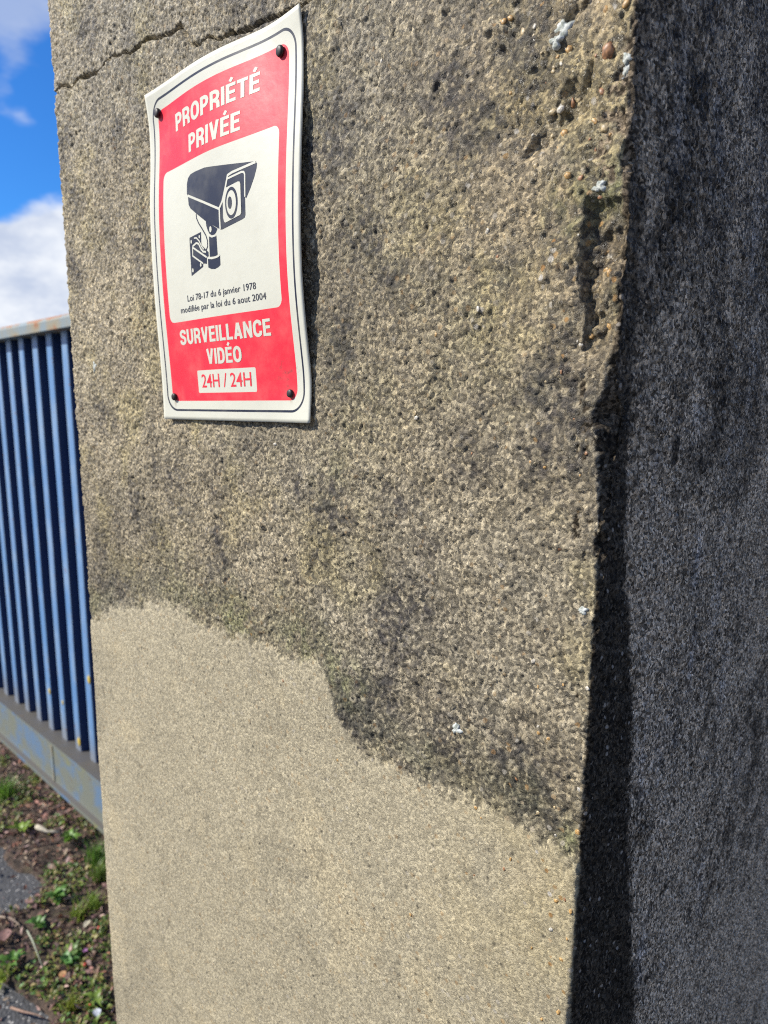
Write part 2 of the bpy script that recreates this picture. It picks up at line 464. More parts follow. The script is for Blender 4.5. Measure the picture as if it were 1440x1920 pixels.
idx = np.arange(nr * nc).reshape(nr, nc)
q = np.stack([idx[:-1, :-1], idx[:-1, 1:], idx[1:, 1:], idx[1:, :-1]], -1).reshape(-1, 4)
back = np.stack([idx[:-1, -1], idx[:-1, 0], idx[1:, 0], idx[1:, -1]], -1)
V = np.stack([X, Y, Z], 1)
# flat top: a fan of quads over the last ring, left-right
half = nc // 2
topq = np.array([[idx[-1, i], idx[-1, i + 1], idx[-1, nc - 2 - i], idx[-1, nc - 1 - i]] for i in range(half - 1)])
pil_me = mesh_np('pillar', V, np.concatenate([q, back, topq]))
set_color(pil_me, 'skin_color', rgb)
set_float(pil_me, 'clean', clean)
set_float(pil_me, 'sidef', sd_[:, 0])
set_float(pil_me, 'warm', np.clip(erod + 0.55 * sstep(XR - 0.10, XR - 0.01, X) * front + clean * 0.7 * sstep(XR - 0.15, XR - 0.03, X) * np.clip(0.5 + 1.5 * n_md, 0, 1), 0, 1))

mat, t, p = new_mat('weathered_concrete')
tcn = N(t, 'ShaderNodeTexCoord')
oc = tcn.outputs['Object']
col = N(t, 'ShaderNodeAttribute', attribute_name='skin_color').outputs['Color']
acl = N(t, 'ShaderNodeAttribute', attribute_name='clean').outputs['Fac']
awm = N(t, 'ShaderNodeAttribute', attribute_name='warm').outputs['Fac']
asd = N(t, 'ShaderNodeAttribute', attribute_name='sidef').outputs['Fac']
v1 = N(t, 'ShaderNodeTexVoronoi', inp={0: oc, 2: 500.0})
v2 = N(t, 'ShaderNodeTexVoronoi', inp={0: oc, 2: 210.0})
nz = N(t, 'ShaderNodeTexNoise', inp={0: oc, 2: 520.0, 3: 5.0, 4: 0.78})
s1 = N(t, 'ShaderNodeSeparateColor', inp={0: v1.outputs['Color']})
s2 = N(t, 'ShaderNodeSeparateColor', inp={0: v2.outputs['Color']})
# sand grains: each its own tone
g = MATH(t, 'POWER', s1.outputs[0], 1.6)
amp = MATH(t, 'MULTIPLY_ADD', asd, 0.5, RANGE(t, acl, 0, 1, 1.50, 0.62, False))
g = MATH(t, 'MULTIPLY_ADD', MATH(t, 'SUBTRACT', g, 0.38), amp, 1.0)
g2 = MATH(t, 'MULTIPLY_ADD', MATH(t, 'SUBTRACT', nz.outputs[0], 0.5), MATH(t, 'MULTIPLY', amp, 2.2), 1.0)
g = MATH(t, 'MULTIPLY', g, g2)
g = MATH(t, 'MAXIMUM', g, 0.2)
gc = N(t, 'ShaderNodeCombineColor', inp={0: g, 1: g, 2: g})
c1 = MIX(t, 1.0, col, gc.outputs[0], 'MULTIPLY')
# scattered coarser sand: ochre, rusty and milky grains
pick = RANGE(t, s2.outputs[1], 0.86, 0.89)
pk2 = MATH(t, 'MULTIPLY', pick, RANGE(t, v2.outputs['Distance'], 0.45, 0.30))
cr = N(t, 'ShaderNodeValToRGB', inp={0: s2.outputs[2]})
els = cr.color_ramp.elements
els[0].position = 0.0; els[0].color = (0.33, 0.17, 0.05, 1)
els[1].position = 1.0; els[1].color = (0.55, 0.50, 0.42, 1)
e = els.new(0.3); e.color = (0.42, 0.26, 0.10, 1)
e = els.new(0.6); e.color = (0.45, 0.37, 0.24, 1)
pa = MATH(t, 'MULTIPLY', pk2, MATH(t, 'MULTIPLY_ADD', awm, 0.65, 0.32))
pa = MATH(t, 'MULTIPLY', pa, MATH(t, 'SUBTRACT', 1.0, MATH(t, 'MULTIPLY', asd, 0.85)))
c2 = MIX(t, pa, c1, cr.outputs[0])
# pale specks on the black face
spk = MATH(t, 'MULTIPLY', RANGE(t, s2.outputs[0], 0.88, 0.93), MATH(t, 'MULTIPLY', asd, 0.75))
spk = MATH(t, 'MULTIPLY', spk, RANGE(t, v2.outputs['Distance'], 0.35, 0.2))
c3 = MIX(t, spk, c2, (0.46, 0.40, 0.32))
t.links.new(c3, p.inputs['Base Color'])
rgh = MATH(t, 'MULTIPLY_ADD', s1.outputs[1], 0.40, MATH(t, 'MULTIPLY_ADD', awm, -0.22, 0.46))
t.links.new(rgh, p.inputs['Roughness'])
t.links.new(MATH(t, 'MULTIPLY_ADD', asd, -0.42, 0.5), p.inputs['Specular IOR Level'])
hb = MATH(t, 'ADD', MATH(t, 'MULTIPLY', MATH(t, 'SUBTRACT', 0.5, v1.outputs['Distance']), 0.25), MATH(t, 'MULTIPLY', nz.outputs[0], 2.0))
bp = N(t, 'ShaderNodeBump', inp={0: 1.0, 1: 0.0009, 'Height': hb})
t.links.new(bp.outputs[0], p.inputs['Normal'])
pillar = obj('gate_pillar', pil_me, mat)
tag(pillar, 'massive weathered concrete gate pillar, its lower part paler, holding the red sign', 'pillar')

# pebbles bared by the weather, set into the skin
FX = X.reshape(nr, nc)
FY = Y.reshape(nr, nc)
fcol = np.where((cols[:, 1] == 0))[0]


def skin_y(x, z):
    j = fcol[np.argmin(np.abs(cols[fcol, 0] - x))]
    i = np.argmin(np.abs(rows - z))
    return FY[i, j]


def lump(name, seed, sub=1, rough=0.18):
    bm = bmesh.new()
    bmesh.ops.create_icosphere(bm, subdivisions=sub, radius=1.0)
    r = random.Random(seed)
    for v in bm.verts:
        v.co *= 1 + rough * (r.random() - 0.5) * 2
    me = bpy.data.meshes.new(name)
    bm.to_mesh(me)
    bm.free()
    me.polygons.foreach_set('use_smooth', [True] * len(me.polygons))
    return me


def stone_mat(name, c):
    m, t, p = new_mat(name)
    oc = N(t, 'ShaderNodeTexCoord').outputs['Object']
    n = N(t, 'ShaderNodeTexNoise', inp={0: oc, 2: 2.2, 3: 4.0})
    a = MIX(t, RANGE(t, n.outputs[0], 0.35, 0.65), [x * 0.55 for x in c], [min(1, x * 1.25) for x in c])
    t.links.new(a, p.inputs['Base Color'])
    p.inputs['Roughness'].default_value = 0.45
    return m


peb_m = [stone_mat('ochre_stone', (0.47, 0.28, 0.10)), stone_mat('rust_stone', (0.34, 0.17, 0.08)), stone_mat('milk_stone', (0.52, 0.47, 0.38)), stone_mat('tan_stone', (0.46, 0.35, 0.19))]
peb_me = []
for k in range(4):
    for s_ in range(2):
        me = lump('pebble', 10 * k + s_)
        me.materials.append(peb_m[k])
        peb_me.append(me)
PEB = [((-0.1769, 1.6667), 0.0052, 1), ((-0.2196, 1.6920), 0.0028, 2), ((-0.2359, 1.7011), 0.0028, 0), ((-0.2393, 1.7001), 0.0024, 0), ((-0.1788, 1.6859), 0.0030, 0), ((-0.1681, 1.6852), 0.0025, 0), ((-0.2275, 1.6927), 0.003, 3),
       ((-0.2025, 1.6475), 0.0030, 2), ((-0.1968, 1.6494), 0.0022, 1), ((-0.1942, 1.6510), 0.0026, 3), ((-0.2078, 1.6470), 0.0030, 3), ((-0.1823, 1.6365), 0.0026, 0), ((-0.1760, 1.6323), 0.0028, 3), ((-0.1989, 1.6342), 0.0026, 0),
       ((-0.1789, 1.6495), 0.0022, 1), ((-0.1977, 1.6740), 0.0026, 0), ((-0.2023, 1.6279), 0.0016, 0), ((-0.1939, 1.6118), 0.0024, 0), ((-0.1877, 1.6093), 0.0022, 1), ((-0.1766, 1.5994), 0.0020, 1), ((-0.1691, 1.5607), 0.0027, 0),
       ((-0.1728, 1.5632), 0.0022, 0), ((-0.1784, 1.5299), 0.0022, 0), ((-0.1681, 1.5337), 0.0022, 0), ((-0.2101, 1.4598), 0.0020, 0), ((-0.2002, 1.4572), 0.0016, 0), ((-0.1881, 1.4114), 0.0020, 1), ((-0.2975, 1.4855), 0.0024, 3), ((-0.2961, 1.4821), 0.002, 2),
       ((-0.2489, 1.5482), 0.0024, 2), ((-0.2810, 1.5349), 0.0018, 0), ((-0.4451, 1.4561), 0.0026, 2), ((-0.1646, 1.2425), 0.0030, 0), ((-0.1949, 1.2955), 0.0018, 0), ((-0.1877, 1.2947), 0.0018, 0), ((-0.2131, 1.1961), 0.0018, 1), ((-0.2087, 1.2049), 0.0018, 0),
       ((-0.1753, 1.1932), 0.0024, 0), ((-0.1642, 1.1918), 0.0022, 0), ((-0.1781, 1.1718), 0.0022, 2), ((-0.1698, 1.1554), 0.0022, 0), ((-0.1955, 1.2998), 0.002, 2), ((-0.1929, 1.2431), 0.0020, 3), ((-0.1657, 1.2706), 0.0022, 2), ((-0.1902, 1.1510), 0.0016, 0),
       ((-0.1695, 1.1181), 0.0024, 0), ((-0.2367, 1.2280), 0.0018, 0), ((-0.3715, 1.2081), 0.0018, 0), ((-0.4380, 1.2561), 0.0018, 1), ((-0.4834, 1.2850), 0.002, 0), ((-0.4606, 1.2811), 0.002, 3), ((-0.2926, 1.1145), 0.0018, 0), ((-0.1589, 1.3332), 0.002, 2)]
rp = random.Random(3)
for k in range(70):
    if k < 36:
        zz_ = rp.uniform(1.62, 1.80)
        xx_ = XR - abs(rp.gauss(0, 0.05)) - 0.004
    else:
        zz_ = rp.uniform(0.95, 1.6)
        xx_ = XR - abs(rp.gauss(0, 0.035)) - 0.004
    PEB.append(((xx_, zz_), rp.uniform(0.0010, 0.0020), rp.choice((0, 2, 3, 3, 1))))
for i, ((x, z), r, k) in enumerate(PEB):
    if x > XR - 0.003:
        x = XR - 0.004
    o = bpy.data.objects.new('pebble', peb_me[2 * k + i % 2])
    o.location = (x, skin_y(x, z) + 0.16 * r, z)
    o.rotation_euler = (rp.uniform(-0.4, 0.4), rp.uniform(0, 6.3), rp.uniform(-0.4, 0.4))
    r *= 0.9
    o.scale = (r * rp.uniform(0.65, 0.95), r * 0.5, r * rp.uniform(0.95, 1.35))
    link(o, pillar)

# crusts of pale lichen
lm, t, p = new_mat('lichen')
oc = N(t, 'ShaderNodeTexCoord').outputs['Object']
n = N(t, 'ShaderNodeTexNoise', inp={0: oc, 2: 420.0, 3: 4.0})
t.links.new(MIX(t, RANGE(t, n.outputs[0], 0.35, 0.62), (0.25, 0.27, 0.23), (0.58, 0.59, 0.54)), p.inputs['Base Color'])
p.inputs['Roughness'].default_value = 0.9
for (x, z), w_, h_, seed in (((-0.2022, 1.6841), 0.0048, 0.0055, 1), ((-0.2050, 1.6792), 0.0035, 0.0034, 2), ((-0.1670, 1.6614), 0.0026, 0.0030, 3), ((-0.1674, 1.6568), 0.0026, 0.0042, 4), ((-0.1766, 1.6037), 0.0038, 0.0030, 5),
                             ((-0.1718, 1.3784), 0.0038, 0.0026, 6), ((-0.2551, 1.2766), 0.0045, 0.004, 7), ((-0.7578, 1.5222), 0.004, 0.006, 8)):
    r = random.Random(seed)
    # flat ragged crust: lobed rim, knobbly top
    NR, NA = 5, 26
    ph = [r.uniform(0, 6.28) for _ in range(5)]
    rim = [1 + 0.22 * math.sin(3 * k / NA * 6.283 + ph[0]) + 0.16 * math.sin(5 * k / NA * 6.283 + ph[1]) + r.uniform(-0.16, 0.16) for k in range(NA)]
    vs, fs = [(0, -0.0009, 0)], []
    for i in range(1, NR + 1):
        u = i / NR
        for k in range(NA):
            a_ = k / NA * 6.283
            q = u * rim[k]
            hgt = (0.0010 * (1 - u ** 3) + r.uniform(-0.0003, 0.0004)) if i < NR else -0.0012
            vs.append((math.cos(a_) * q * w_, -hgt, math.sin(a_) * q * h_))
    for k in range(NA):
        fs.append((0, 1 + (k + 1) % NA, 1 + k))
    for i in range(NR - 1):
        for k in range(NA):
            p0, p1 = 1 + i * NA + k, 1 + i * NA + (k + 1) % NA
            fs.append((p0, p1, p1 + NA, p0 + NA))
    me = mesh_from('lichen_patch', vs, fs, True)
    o = obj('lichen_patch', me, lm, pillar)
    o.location = (min(x, XR - 0.004), skin_y(min(x, XR - 0.004), z) - 0.0002, z)

# ------------------------------------------------------------------ sign
BL = (-0.60935, 1.47087)                      # lower left corner of the sheet on the wall (x, z)
SW, SH, STH = 211.8, 286.2, 1.0    # millimetres
TILT = math.radians(1.1)
CTL = np.array([(0.0, 286.0, 4.8), (28.0, 286.0, 5.3), (63.0, 286.0, 7.0), (94.0, 286.0, 8.0), (128.0, 286.0, 6.2), (156.0, 286.0, 2.6), (171.0, 286.0, 1.2), (186.0, 286.0, 1.6), (212.0, 286.0, 4.6), (0.0, 266.0, 2.2), (0.0, 243.0, 1.8), (0.0, 221.0, 3.0), (0.0, 198.0, 5.0), (0.0, 170.0, 6.0), (0.0, 130.0, 6.0), (0.0, 98.0, 5.3), (0.0, 68.0, 4.0), (0.0, 30.0, 2.8), (0.0, 0.0, 3.0), (212.0, 271.0, 2.2), (212.0, 254.0, 2.0), (212.0, 229.0, 3.2), (212.0, 204.0, 5.2), (212.0, 177.0, 7.0), (212.0, 143.0, 8.4), (212.0, 104.0, 8.0), (212.0, 75.0, 5.7), (212.0, 51.0, 3.2), (212.0, 34.0, 1.4), (212.0, 17.0, 2.0), (212.0, 0.0, 3.8), (24.0, 262.0, 1.2), (192.0, 262.0, 1.0), (26.0, 20.0, 1.2), (193.0, 21.0, 1.0), (106.0, 140.0, 8.5), (106.0, 220.0, 9.0), (106.0, 70.0, 6.0), (106.0, 20.0, 3.2), (106.0, 0.0, 3.0)])              # u, v, stand-off of the warped sheet (mm)
_P = CTL[:, :2] / 100


def _k(r2):
    return np.where(r2 > 0, r2 * np.log(np.maximum(r2, 1e-12)), 0)


_n = len(_P)
_A = np.zeros((_n + 3, _n + 3))
_A[:_n, :_n] = _k(((_P[:, None] - _P[None]) ** 2).sum(-1)) + np.eye(_n) * 0.02
_A[:_n, _n] = 1
_A[:_n, _n + 1:] = _P
_A[_n, :_n] = 1
_A[_n + 1:, :_n] = _P.T
_W = np.linalg.solve(_A, np.r_[CTL[:, 2], 0, 0, 0])


def warp(u, v):
    q = np.stack([np.asarray(u, float), np.asarray(v, float)], -1).reshape(-1, 2) / 100
    return _k(((q[:, None] - _P[None]) ** 2).sum(-1)) @ _W[:_n] + _W[_n] + q @ _W[_n + 1:]


def on_sign(uv, lift=0.0):
    """millimetres on the print -> points in space (front skin of the sheet + lift mm)"""
    uv = np.asarray(uv, float).reshape(-1, 2)
    d = warp(uv[:, 0], uv[:, 1]) + lift
    x = (uv[:, 0] * math.cos(TILT) - uv[:, 1] * math.sin(TILT)) * 0.001
    z = (uv[:, 0] * math.sin(TILT) + uv[:, 1] * math.cos(TILT)) * 0.001
    return np.stack([x, -d * 0.001, z], 1)


sign = empty('warning_sign', (BL[0], 0, BL[1]))
tag(sign, 'warped red and white video surveillance sign nailed to the concrete pillar', 'sign')

# sheet with real thickness
nu, nv = 72, 96
uu = np.linspace(0, SW, nu)
vv = np.linspace(0, SH, nv)
gu, gv = np.meshgrid(uu, vv)
uvp = np.stack([gu.ravel(), gv.ravel()], 1)
# corners cut by hand: a little out of square
Fp = on_sign(uvp, 0)
Bp = on_sign(uvp, -STH)
ii = np.arange(nu * nv).reshape(nv, nu)
fq = np.stack([ii[:-1, :-1], ii[:-1, 1:], ii[1:, 1:], ii[1:, :-1]], -1).reshape(-1, 4)
bq = fq[:, ::-1] + nu * nv
rim = np.r_[ii[0, :], ii[1:, -1], ii[-1, -2::-1], ii[-2:0:-1, 0]]
rq = np.stack([rim, rim + nu * nv, np.roll(rim, -1) + nu * nv, np.roll(rim, -1)], -1)
sheet_me = mesh_np('sheet', np.concatenate([Fp, Bp]), np.concatenate([fq, bq, rq]))
a = sheet_me.attributes.new('print', 'FLOAT_VECTOR', 'POINT')
pv = np.zeros((2 * nu * nv, 3), np.float32)
pv[:, :2] = np.concatenate([uvp, uvp])
pv[nu * nv:, 2] = 1
a.data.foreach_set('vector', pv.ravel())
sh_flag = np.ones(len(sheet_me.polygons), bool)
sh_flag[len(fq) + len(bq):] = False
sheet_me.polygons.foreach_set('use_smooth', sh_flag)

WHITE = (0.605, 0.588, 0.485)
RED = (0.80, 0.026, 0.050)
NAVY = (0.016, 0.020, 0.040)


def ageing(t, pr, c):
    """thin grey-yellow grime and fading that lies over the print"""
    n = N(t, 'ShaderNodeTexNoise', inp={0: pr, 2: 0.035, 3: 5.0, 4: 0.6})
    a = MIX(t, RANGE(t, n.outputs[0], 0.40, 0.75, 0.0, 0.16), c, (0.42, 0.39, 0.30))
    n = N(t, 'ShaderNodeTexNoise', inp={0: pr, 2: 0.6, 3: 3.0, 4: 0.7})
    return MIX(t, RANGE(t, n.outputs[0], 0.68, 0.78, 0.0, 0.30), a, (0.20, 0.17, 0.12))


m, t, p = new_mat('printed_sheet')
pr = N(t, 'ShaderNodeAttribute', attribute_name='print').outputs['Vector']
sp = N(t, 'ShaderNodeSeparateXYZ', inp={0: pr})
PX, PY = sp.outputs[0], sp.outputs[1]


def rbox(x0, x1, y0, y1, r):
    dx = MATH(t, 'SUBTRACT', MATH(t, 'ABSOLUTE', MATH(t, 'SUBTRACT', PX, (x0 + x1) / 2)), (x1 - x0) / 2 - r)
    dy = MATH(t, 'SUBTRACT', MATH(t, 'ABSOLUTE', MATH(t, 'SUBTRACT', PY, (y0 + y1) / 2)), (y1 - y0) / 2 - r)
    ox = MATH(t, 'MAXIMUM', dx, 0.0)
    oy = MATH(t, 'MAXIMUM', dy, 0.0)
    ln = MATH(t, 'SQRT', MATH(t, 'ADD', MATH(t, 'MULTIPLY', ox, ox), MATH(t, 'MULTIPLY', oy, oy)))
    inn = MATH(t, 'MINIMUM', MATH(t, 'MAXIMUM', dx, dy), 0.0)
    return MATH(t, 'SUBTRACT', MATH(t, 'ADD', ln, inn), r)


c = WHITE
ring = MATH(t, 'ABSOLUTE', rbox(8.0, 204.0, 8.6, 277.6, 15))
c = MIX(t, RANGE(t, ring, 0.80, 1.10, 1, 0), c, NAVY)
c = MIX(t, RANGE(t, rbox(15.8, 196.0, 17.0, 269.0, 9), -0.15, 0.15, 1, 0), c, RED)
c = MIX(t, RANGE(t, rbox(24.0, 187.2, 87.0, 215.5, 6.5), -0.15, 0.15, 1, 0), c, WHITE)
c = MIX(t, RANGE(t, rbox(61.3, 147.3, 24.0, 43.6, 1.5), -0.15, 0.15, 1, 0), c, WHITE)
c = ageing(t, pr, c)
for nx_, ny_, ln_ in ((20.1, 20.8, 9.0), (188.4, 22.2, 6.0), (18.2, 267.2, 7.0)):
    mx_ = RANGE(t, MATH(t, 'ABSOLUTE', MATH(t, 'SUBTRACT', PX, nx_)), 0.6, 2.6, 1, 0)
    my_ = MATH(t, 'MULTIPLY', RANGE(t, PY, ny_ - 3 - ln_, ny_ - 3), RANGE(t, PY, ny_ - 2, ny_, 1, 0))
    c = MIX(t, MATH(t, 'MULTIPLY', MATH(t, 'MULTIPLY', mx_, my_), 0.45), c, (0.22, 0.11, 0.05))
# scuffs by the lower right nail
d = N(t, 'ShaderNodeVectorMath', operation='DISTANCE', inp={0: pr, 1: (184.0, 37.0, 0.0)})
n = N(t, 'ShaderNodeTexNoise', inp={0: pr, 2: 0.22, 3: 4.0, 4: 0.65})
sc_ = MATH(t, 'MULTIPLY', RANGE(t, d.outputs['Value'], 4, 22, 1, 0), RANGE(t, n.outputs[0], 0.52, 0.66))
c = MIX(t, MATH(t, 'MULTIPLY', sc_, 0.55), c, (0.16, 0.06, 0.05))
t.links.new(c, p.inputs['Base Color'])
p.inputs['Roughness'].default_value = 0.42
p.inputs['Specular IOR Level'].default_value = 0.25
nn = N(t, 'ShaderNodeTexNoise', inp={0: pr, 2: 0.12, 3: 4.0})
t.links.new(N(t, 'ShaderNodeBump', inp={0: 0.15, 1: 0.001, 'Height': nn.outputs[0]}).outputs[0], p.inputs['Normal'])
sheet = obj('sheet', sheet_me, m, sign)


def ink(name, c):
    m, t, p = new_mat(name)
    pos = N(t, 'ShaderNodeTexCoord').outputs['Object']
    mm = N(t, 'ShaderNodeVectorMath', operation='SCALE', inp={0: pos})
    mm.inputs['Scale'].default_value = 1000.0
    t.links.new(ageing(t, mm.outputs[0], c), p.inputs['Base Color'])
    p.inputs['Roughness'].default_value = 0.42
    p.inputs['Specular IOR Level'].default_value = 0.25
    return m


ink_white, ink_red, ink_navy = ink('white_ink', WHITE), ink('red_ink', RED), ink('navy_ink', NAVY)


def arc_path(pts, closed=False, seg=5):
    """polyline through pts (x, y[, corner radius])"""
    out = []
    n = len(pts)
    for i, q in enumerate(pts):
        r = q[2] if len(q) > 2 else 0
        P_ = Vector(q[:2])
        if r == 0 or (not closed and i in (0, n - 1)):
            out.append(P_)
            continue
        A_ = Vector(pts[i - 1][:2])
        B_ = Vector(pts[(i + 1) % n][:2])
        da, db = (A_ - P_), (B_ - P_)
        ra, rb = min(r, da.length * 0.5), min(r, db.length * 0.5)
        s_, e_ = P_ + da.normalized() * ra, P_ + db.normalized() * rb
        for k in range(seg + 1):
            u = k / seg
            out.append(s_ * (1 - u) ** 2 + P_ * 2 * u * (1 - u) * 0.80 + P_ * 0 + e_ * u ** 2 + (s_ + e_) * 0.5 * 2 * u * (1 - u) * 0.20)
    res = [out[0]]
    for q in out[1:]:
        if (q - res[-1]).length > 1e-4:
            res.append(q)
    if closed and (res[0] - res[-1]).length < 1e-4:
        res.pop()
    return res


class Print:
    """flat shapes in print millimetres, laid on the warped sheet"""

    def __init__(self):
        self.v, self.f, self.l = [], [], []

    def poly(self, pts, lift):
        b = len(self.v)
        self.v += [tuple(q[:2]) for q in pts]
        self.l += [lift] * len(pts)
        self.f.append(list(range(b, b + len(pts))))

    def ribbon(self, path, wd, lift, closed=False):
        n = len(path)
        b = len(self.v)
        for i in range(n):
            a0 = path[i - 1] if (closed or i > 0) else None
            b0 = path[(i + 1) % n] if (closed or i < n - 1) else None
            d1 = (path[i] - a0).normalized() if a0 is not None else None
            d2 = (b0 - path[i]).normalized() if b0 is not None else None
            if d1 is None:
                nrm = Vector((-d2.y, d2.x)); k = 1
            elif d2 is None:
                nrm = Vector((-d1.y, d1.x)); k = 1
            else:
                na, nb = Vector((-d1.y, d1.x)), Vector((-d2.y, d2.x))
                nrm = na + nb
                if nrm.length < 1e-6:
                    nrm = na
                nrm.normalize()
                k = min(2.5, 1 / max(0.3, nrm.dot(na)))
            self.v += [tuple(path[i] + nrm * wd / 2 * k), tuple(path[i] - nrm * wd / 2 * k)]
            self.l += [lift, lift]
        for i in range(n if closed else n - 1):
            j = (i + 1) % n
            self.f.append([b + 2 * i, b + 2 * i + 1, b + 2 * j + 1, b + 2 * j])

    def disc(self, c, rx, ry, rot_, lift, inner=None):
        pts = []
        for k in range(28):
            a = k / 28 * 2 * math.pi
            x, y = rx * math.cos(a), ry * math.sin(a)
            pts.append((c[0] + x * math.cos(rot_) - y * math.sin(rot_), c[1] + x * math.sin(rot_) + y * math.cos(rot_)))
        self.poly(pts, lift)

    def build(self, name, mat, parent):
        bm = bmesh.new()
        lay = bm.verts.layers.float.new('lift')
        vs = []
        for (x, y), l in zip(self.v, self.l):
            v = bm.verts.new((x, y, 0))
            v[lay] = l
            vs.append(v)
        for f in self.f:
            try:
                bm.faces.new([vs[i] for i in f])
            except ValueError:
                pass
        bmesh.ops.triangulate(bm, faces=bm.faces[:])
        for _ in range(4):
            long_ = [e for e in bm.edges if e.calc_length() > 7]
            if not long_:
                break
            bmesh.ops.subdivide_edges(bm, edges=long_, cuts=1)
            bmesh.ops.triangulate(bm, faces=bm.faces[:])
        co = np.array([v.co[:2] for v in bm.verts])
        lf = np.array([v[lay] for v in bm.verts])
        P3 = on_sign(co, 0)
        P3[:, 1] -= lf * 0.001
        for v, q in zip(bm.verts, P3):
            v.co = q
        # faces look away from the wall
        for f in bm.faces:
            f.normal_update()
            if f.normal.y > 0:
                f.normal_flip()
        me = bpy.data.meshes.new(name)
        bm.to_mesh(me)
        bm.free()
        return obj(name, me, mat, parent)


# bold condensed capitals, drawn as strokes: (strokes, width); heights are 1
TK = 0.205


def glyphs(ch):
    t_ = TK
    a = t_ / 2
    if ch == 'I':
        return [([(a, 0), (a, 1)], 0)], t_
    w = {'P': .60, 'R': .63, 'O': .68, 'E': .55, 'É': .55, 'T': .58, 'V': .66, 'S': .62, 'U': .63, 'L': .52, 'A': .69, 'N': .65, 'C': .65, 'D': .64}[ch]
    r_ = .26
    hb = 1 - a * .86
    lo = a * .86
    S = []
    if ch in 'PR':
        S = [([(a, 0), (a, 1)], 0), ([(a, hb), (w - a, hb, r_), (w - a, .46, r_), (a, .46)], 0)]
        if ch == 'R':
            S.append(([(w * .48, .44), (w - a * 1.15, .36, .12), (w - a, 0)], 0))
    elif ch == 'O':
        S = [([(a, lo, .3), (w - a, lo, .3), (w - a, hb, .3), (a, hb, .3)], 1)]
    elif ch == 'D':
        S = [([(a, lo), (w - a, lo, .3), (w - a, hb, .3), (a, hb)], 1)]
    elif ch in 'EÉ':
        S = [([(a, 0), (a, 1)], 0), ([(a, hb), (w, hb)], 0), ([(a, .52), (w * .93, .52)], 0), ([(a, lo), (w, lo)], 0)]
        if ch == 'É':
            S.append(([(w * .42, 1.09), (w * .66, 1.27)], 0))
    elif ch == 'T':
        S = [([(0, hb), (w, hb)], 0), ([(w / 2, 0), (w / 2, hb)], 0)]
    elif ch == 'L':
        S = [([(a, 0), (a, 1)], 0), ([(a, lo), (w, lo)], 0)]
    elif ch == 'V':
        S = [([(a, 1), (w / 2 - .012, .02)], 0), ([(w - a, 1), (w / 2 + .012, .02)], 0)]
    elif ch == 'A':
        S = [([(a, 0), (w / 2 - .012, .98)], 0), ([(w - a, 0), (w / 2 + .012, .98)], 0), ([(w * .22, .27), (w * .78, .27)], 0)]
    elif ch == 'N':
        S = [([(a, 0), (a, 1)], 0), ([(w - a, 0), (w - a, 1)], 0), ([(a, .93), (w - a, .07)], 0)]
    elif ch == 'U':
        S = [([(a, 1), (a, lo, .3), (w - a, lo, .3), (w - a, 1)], 0)]
    elif ch == 'C':
        S = [([(w - a, .66), (w - a, hb, .28), (a, hb, .3), (a, lo, .3), (w - a, lo, .28), (w - a, .34)], 0)]
    elif ch == 'S':
        S = [([(w - a, .70), (w - a, hb, .25), (a, hb, .25), (a, .55, .2), (w - a, .47, .2), (w - a, lo, .25), (a, lo, .25), (a, .31)], 0)]
    return S, w


def headline(text, x0, x1, y0, cap):
    gap = .085
    total = sum(glyphs(c)[1] for c in text) + gap * (len(text) - 1)
    sx = (x1 - x0) / total
    P_ = Print()
    x = 0.0
    k = 0
    for c in text:
        S, w = glyphs(c)
        for pts, closed in S:
            path = arc_path([((q[0]), q[1]) + tuple(q[2:]) for q in pts], closed)
            before = len(P_.v)
            P_.ribbon(path, TK if c not in 'EÉTLI' or pts[0][0] == pts[-1][0] else TK * .86, 0.16 + 0.012 * (k % 5), closed)
            for i in range(before, len(P_.v)):
                vx, vy = P_.v[i]
                P_.v[i] = (x0 + (x + vx) * sx, y0 + vy * cap)
            k += 1
        x += w + gap
    return P_.build('lettering', ink_white, sign)


headline('PROPRIÉTÉ', 47.3, 163.8, 244.6, 13.6)
headline('PRIVÉE', 70.6, 142.4, 221.9, 14.0)
headline('SURVEILLANCE', 38.2, 170.6, 66.9, 12.9)
headline('VIDÉO', 79.8, 131.0, 48.4, 12.9)


def small_text(text, x0, x1, y0, cap, mat, offset, spacing=1.0):
    cu = bpy.data.curves.new('lettering', 'FONT')
    cu.body = text
    cu.offset = offset
    cu.space_character = spacing
    cu.resolution_u = 3
    tmp = bpy.data.objects.new('lettering', cu)
    me0 = tmp.to_mesh()
    co = np.array([v.co[:2] for v in me0.vertices])
    fs = [tuple(p_.vertices) for p_ in me0.polygons]
    lo, hi = co[:, 0].min(), co[:, 0].max()
    x = x0 + (co[:, 0] - lo) / (hi - lo) * (x1 - x0)
    y = y0 + co[:, 1] / 0.72 * cap
    P3 = on_sign(np.stack([x, y], 1), 0.2)
    me = mesh_from('lettering', P3, fs)
    tmp.to_mesh_clear()
    bpy.data.objects.remove(tmp)
    bpy.data.curves.remove(cu)
    return obj('lettering', me, mat, sign)


small_text('24H / 24H', 67.8, 141.0, 28.7, 11.9, ink_red, 0.004)
small_text('Loi 78-17 du 6 janvier 1978', 57.0, 157.0, 103.0, 5.3, ink_navy, 0.008, 1.03)
small_text('modifiée par la loi du 6 aout 2004', 44.2, 168.8, 94.2, 5.3, ink_navy, 0.008, 1.03)

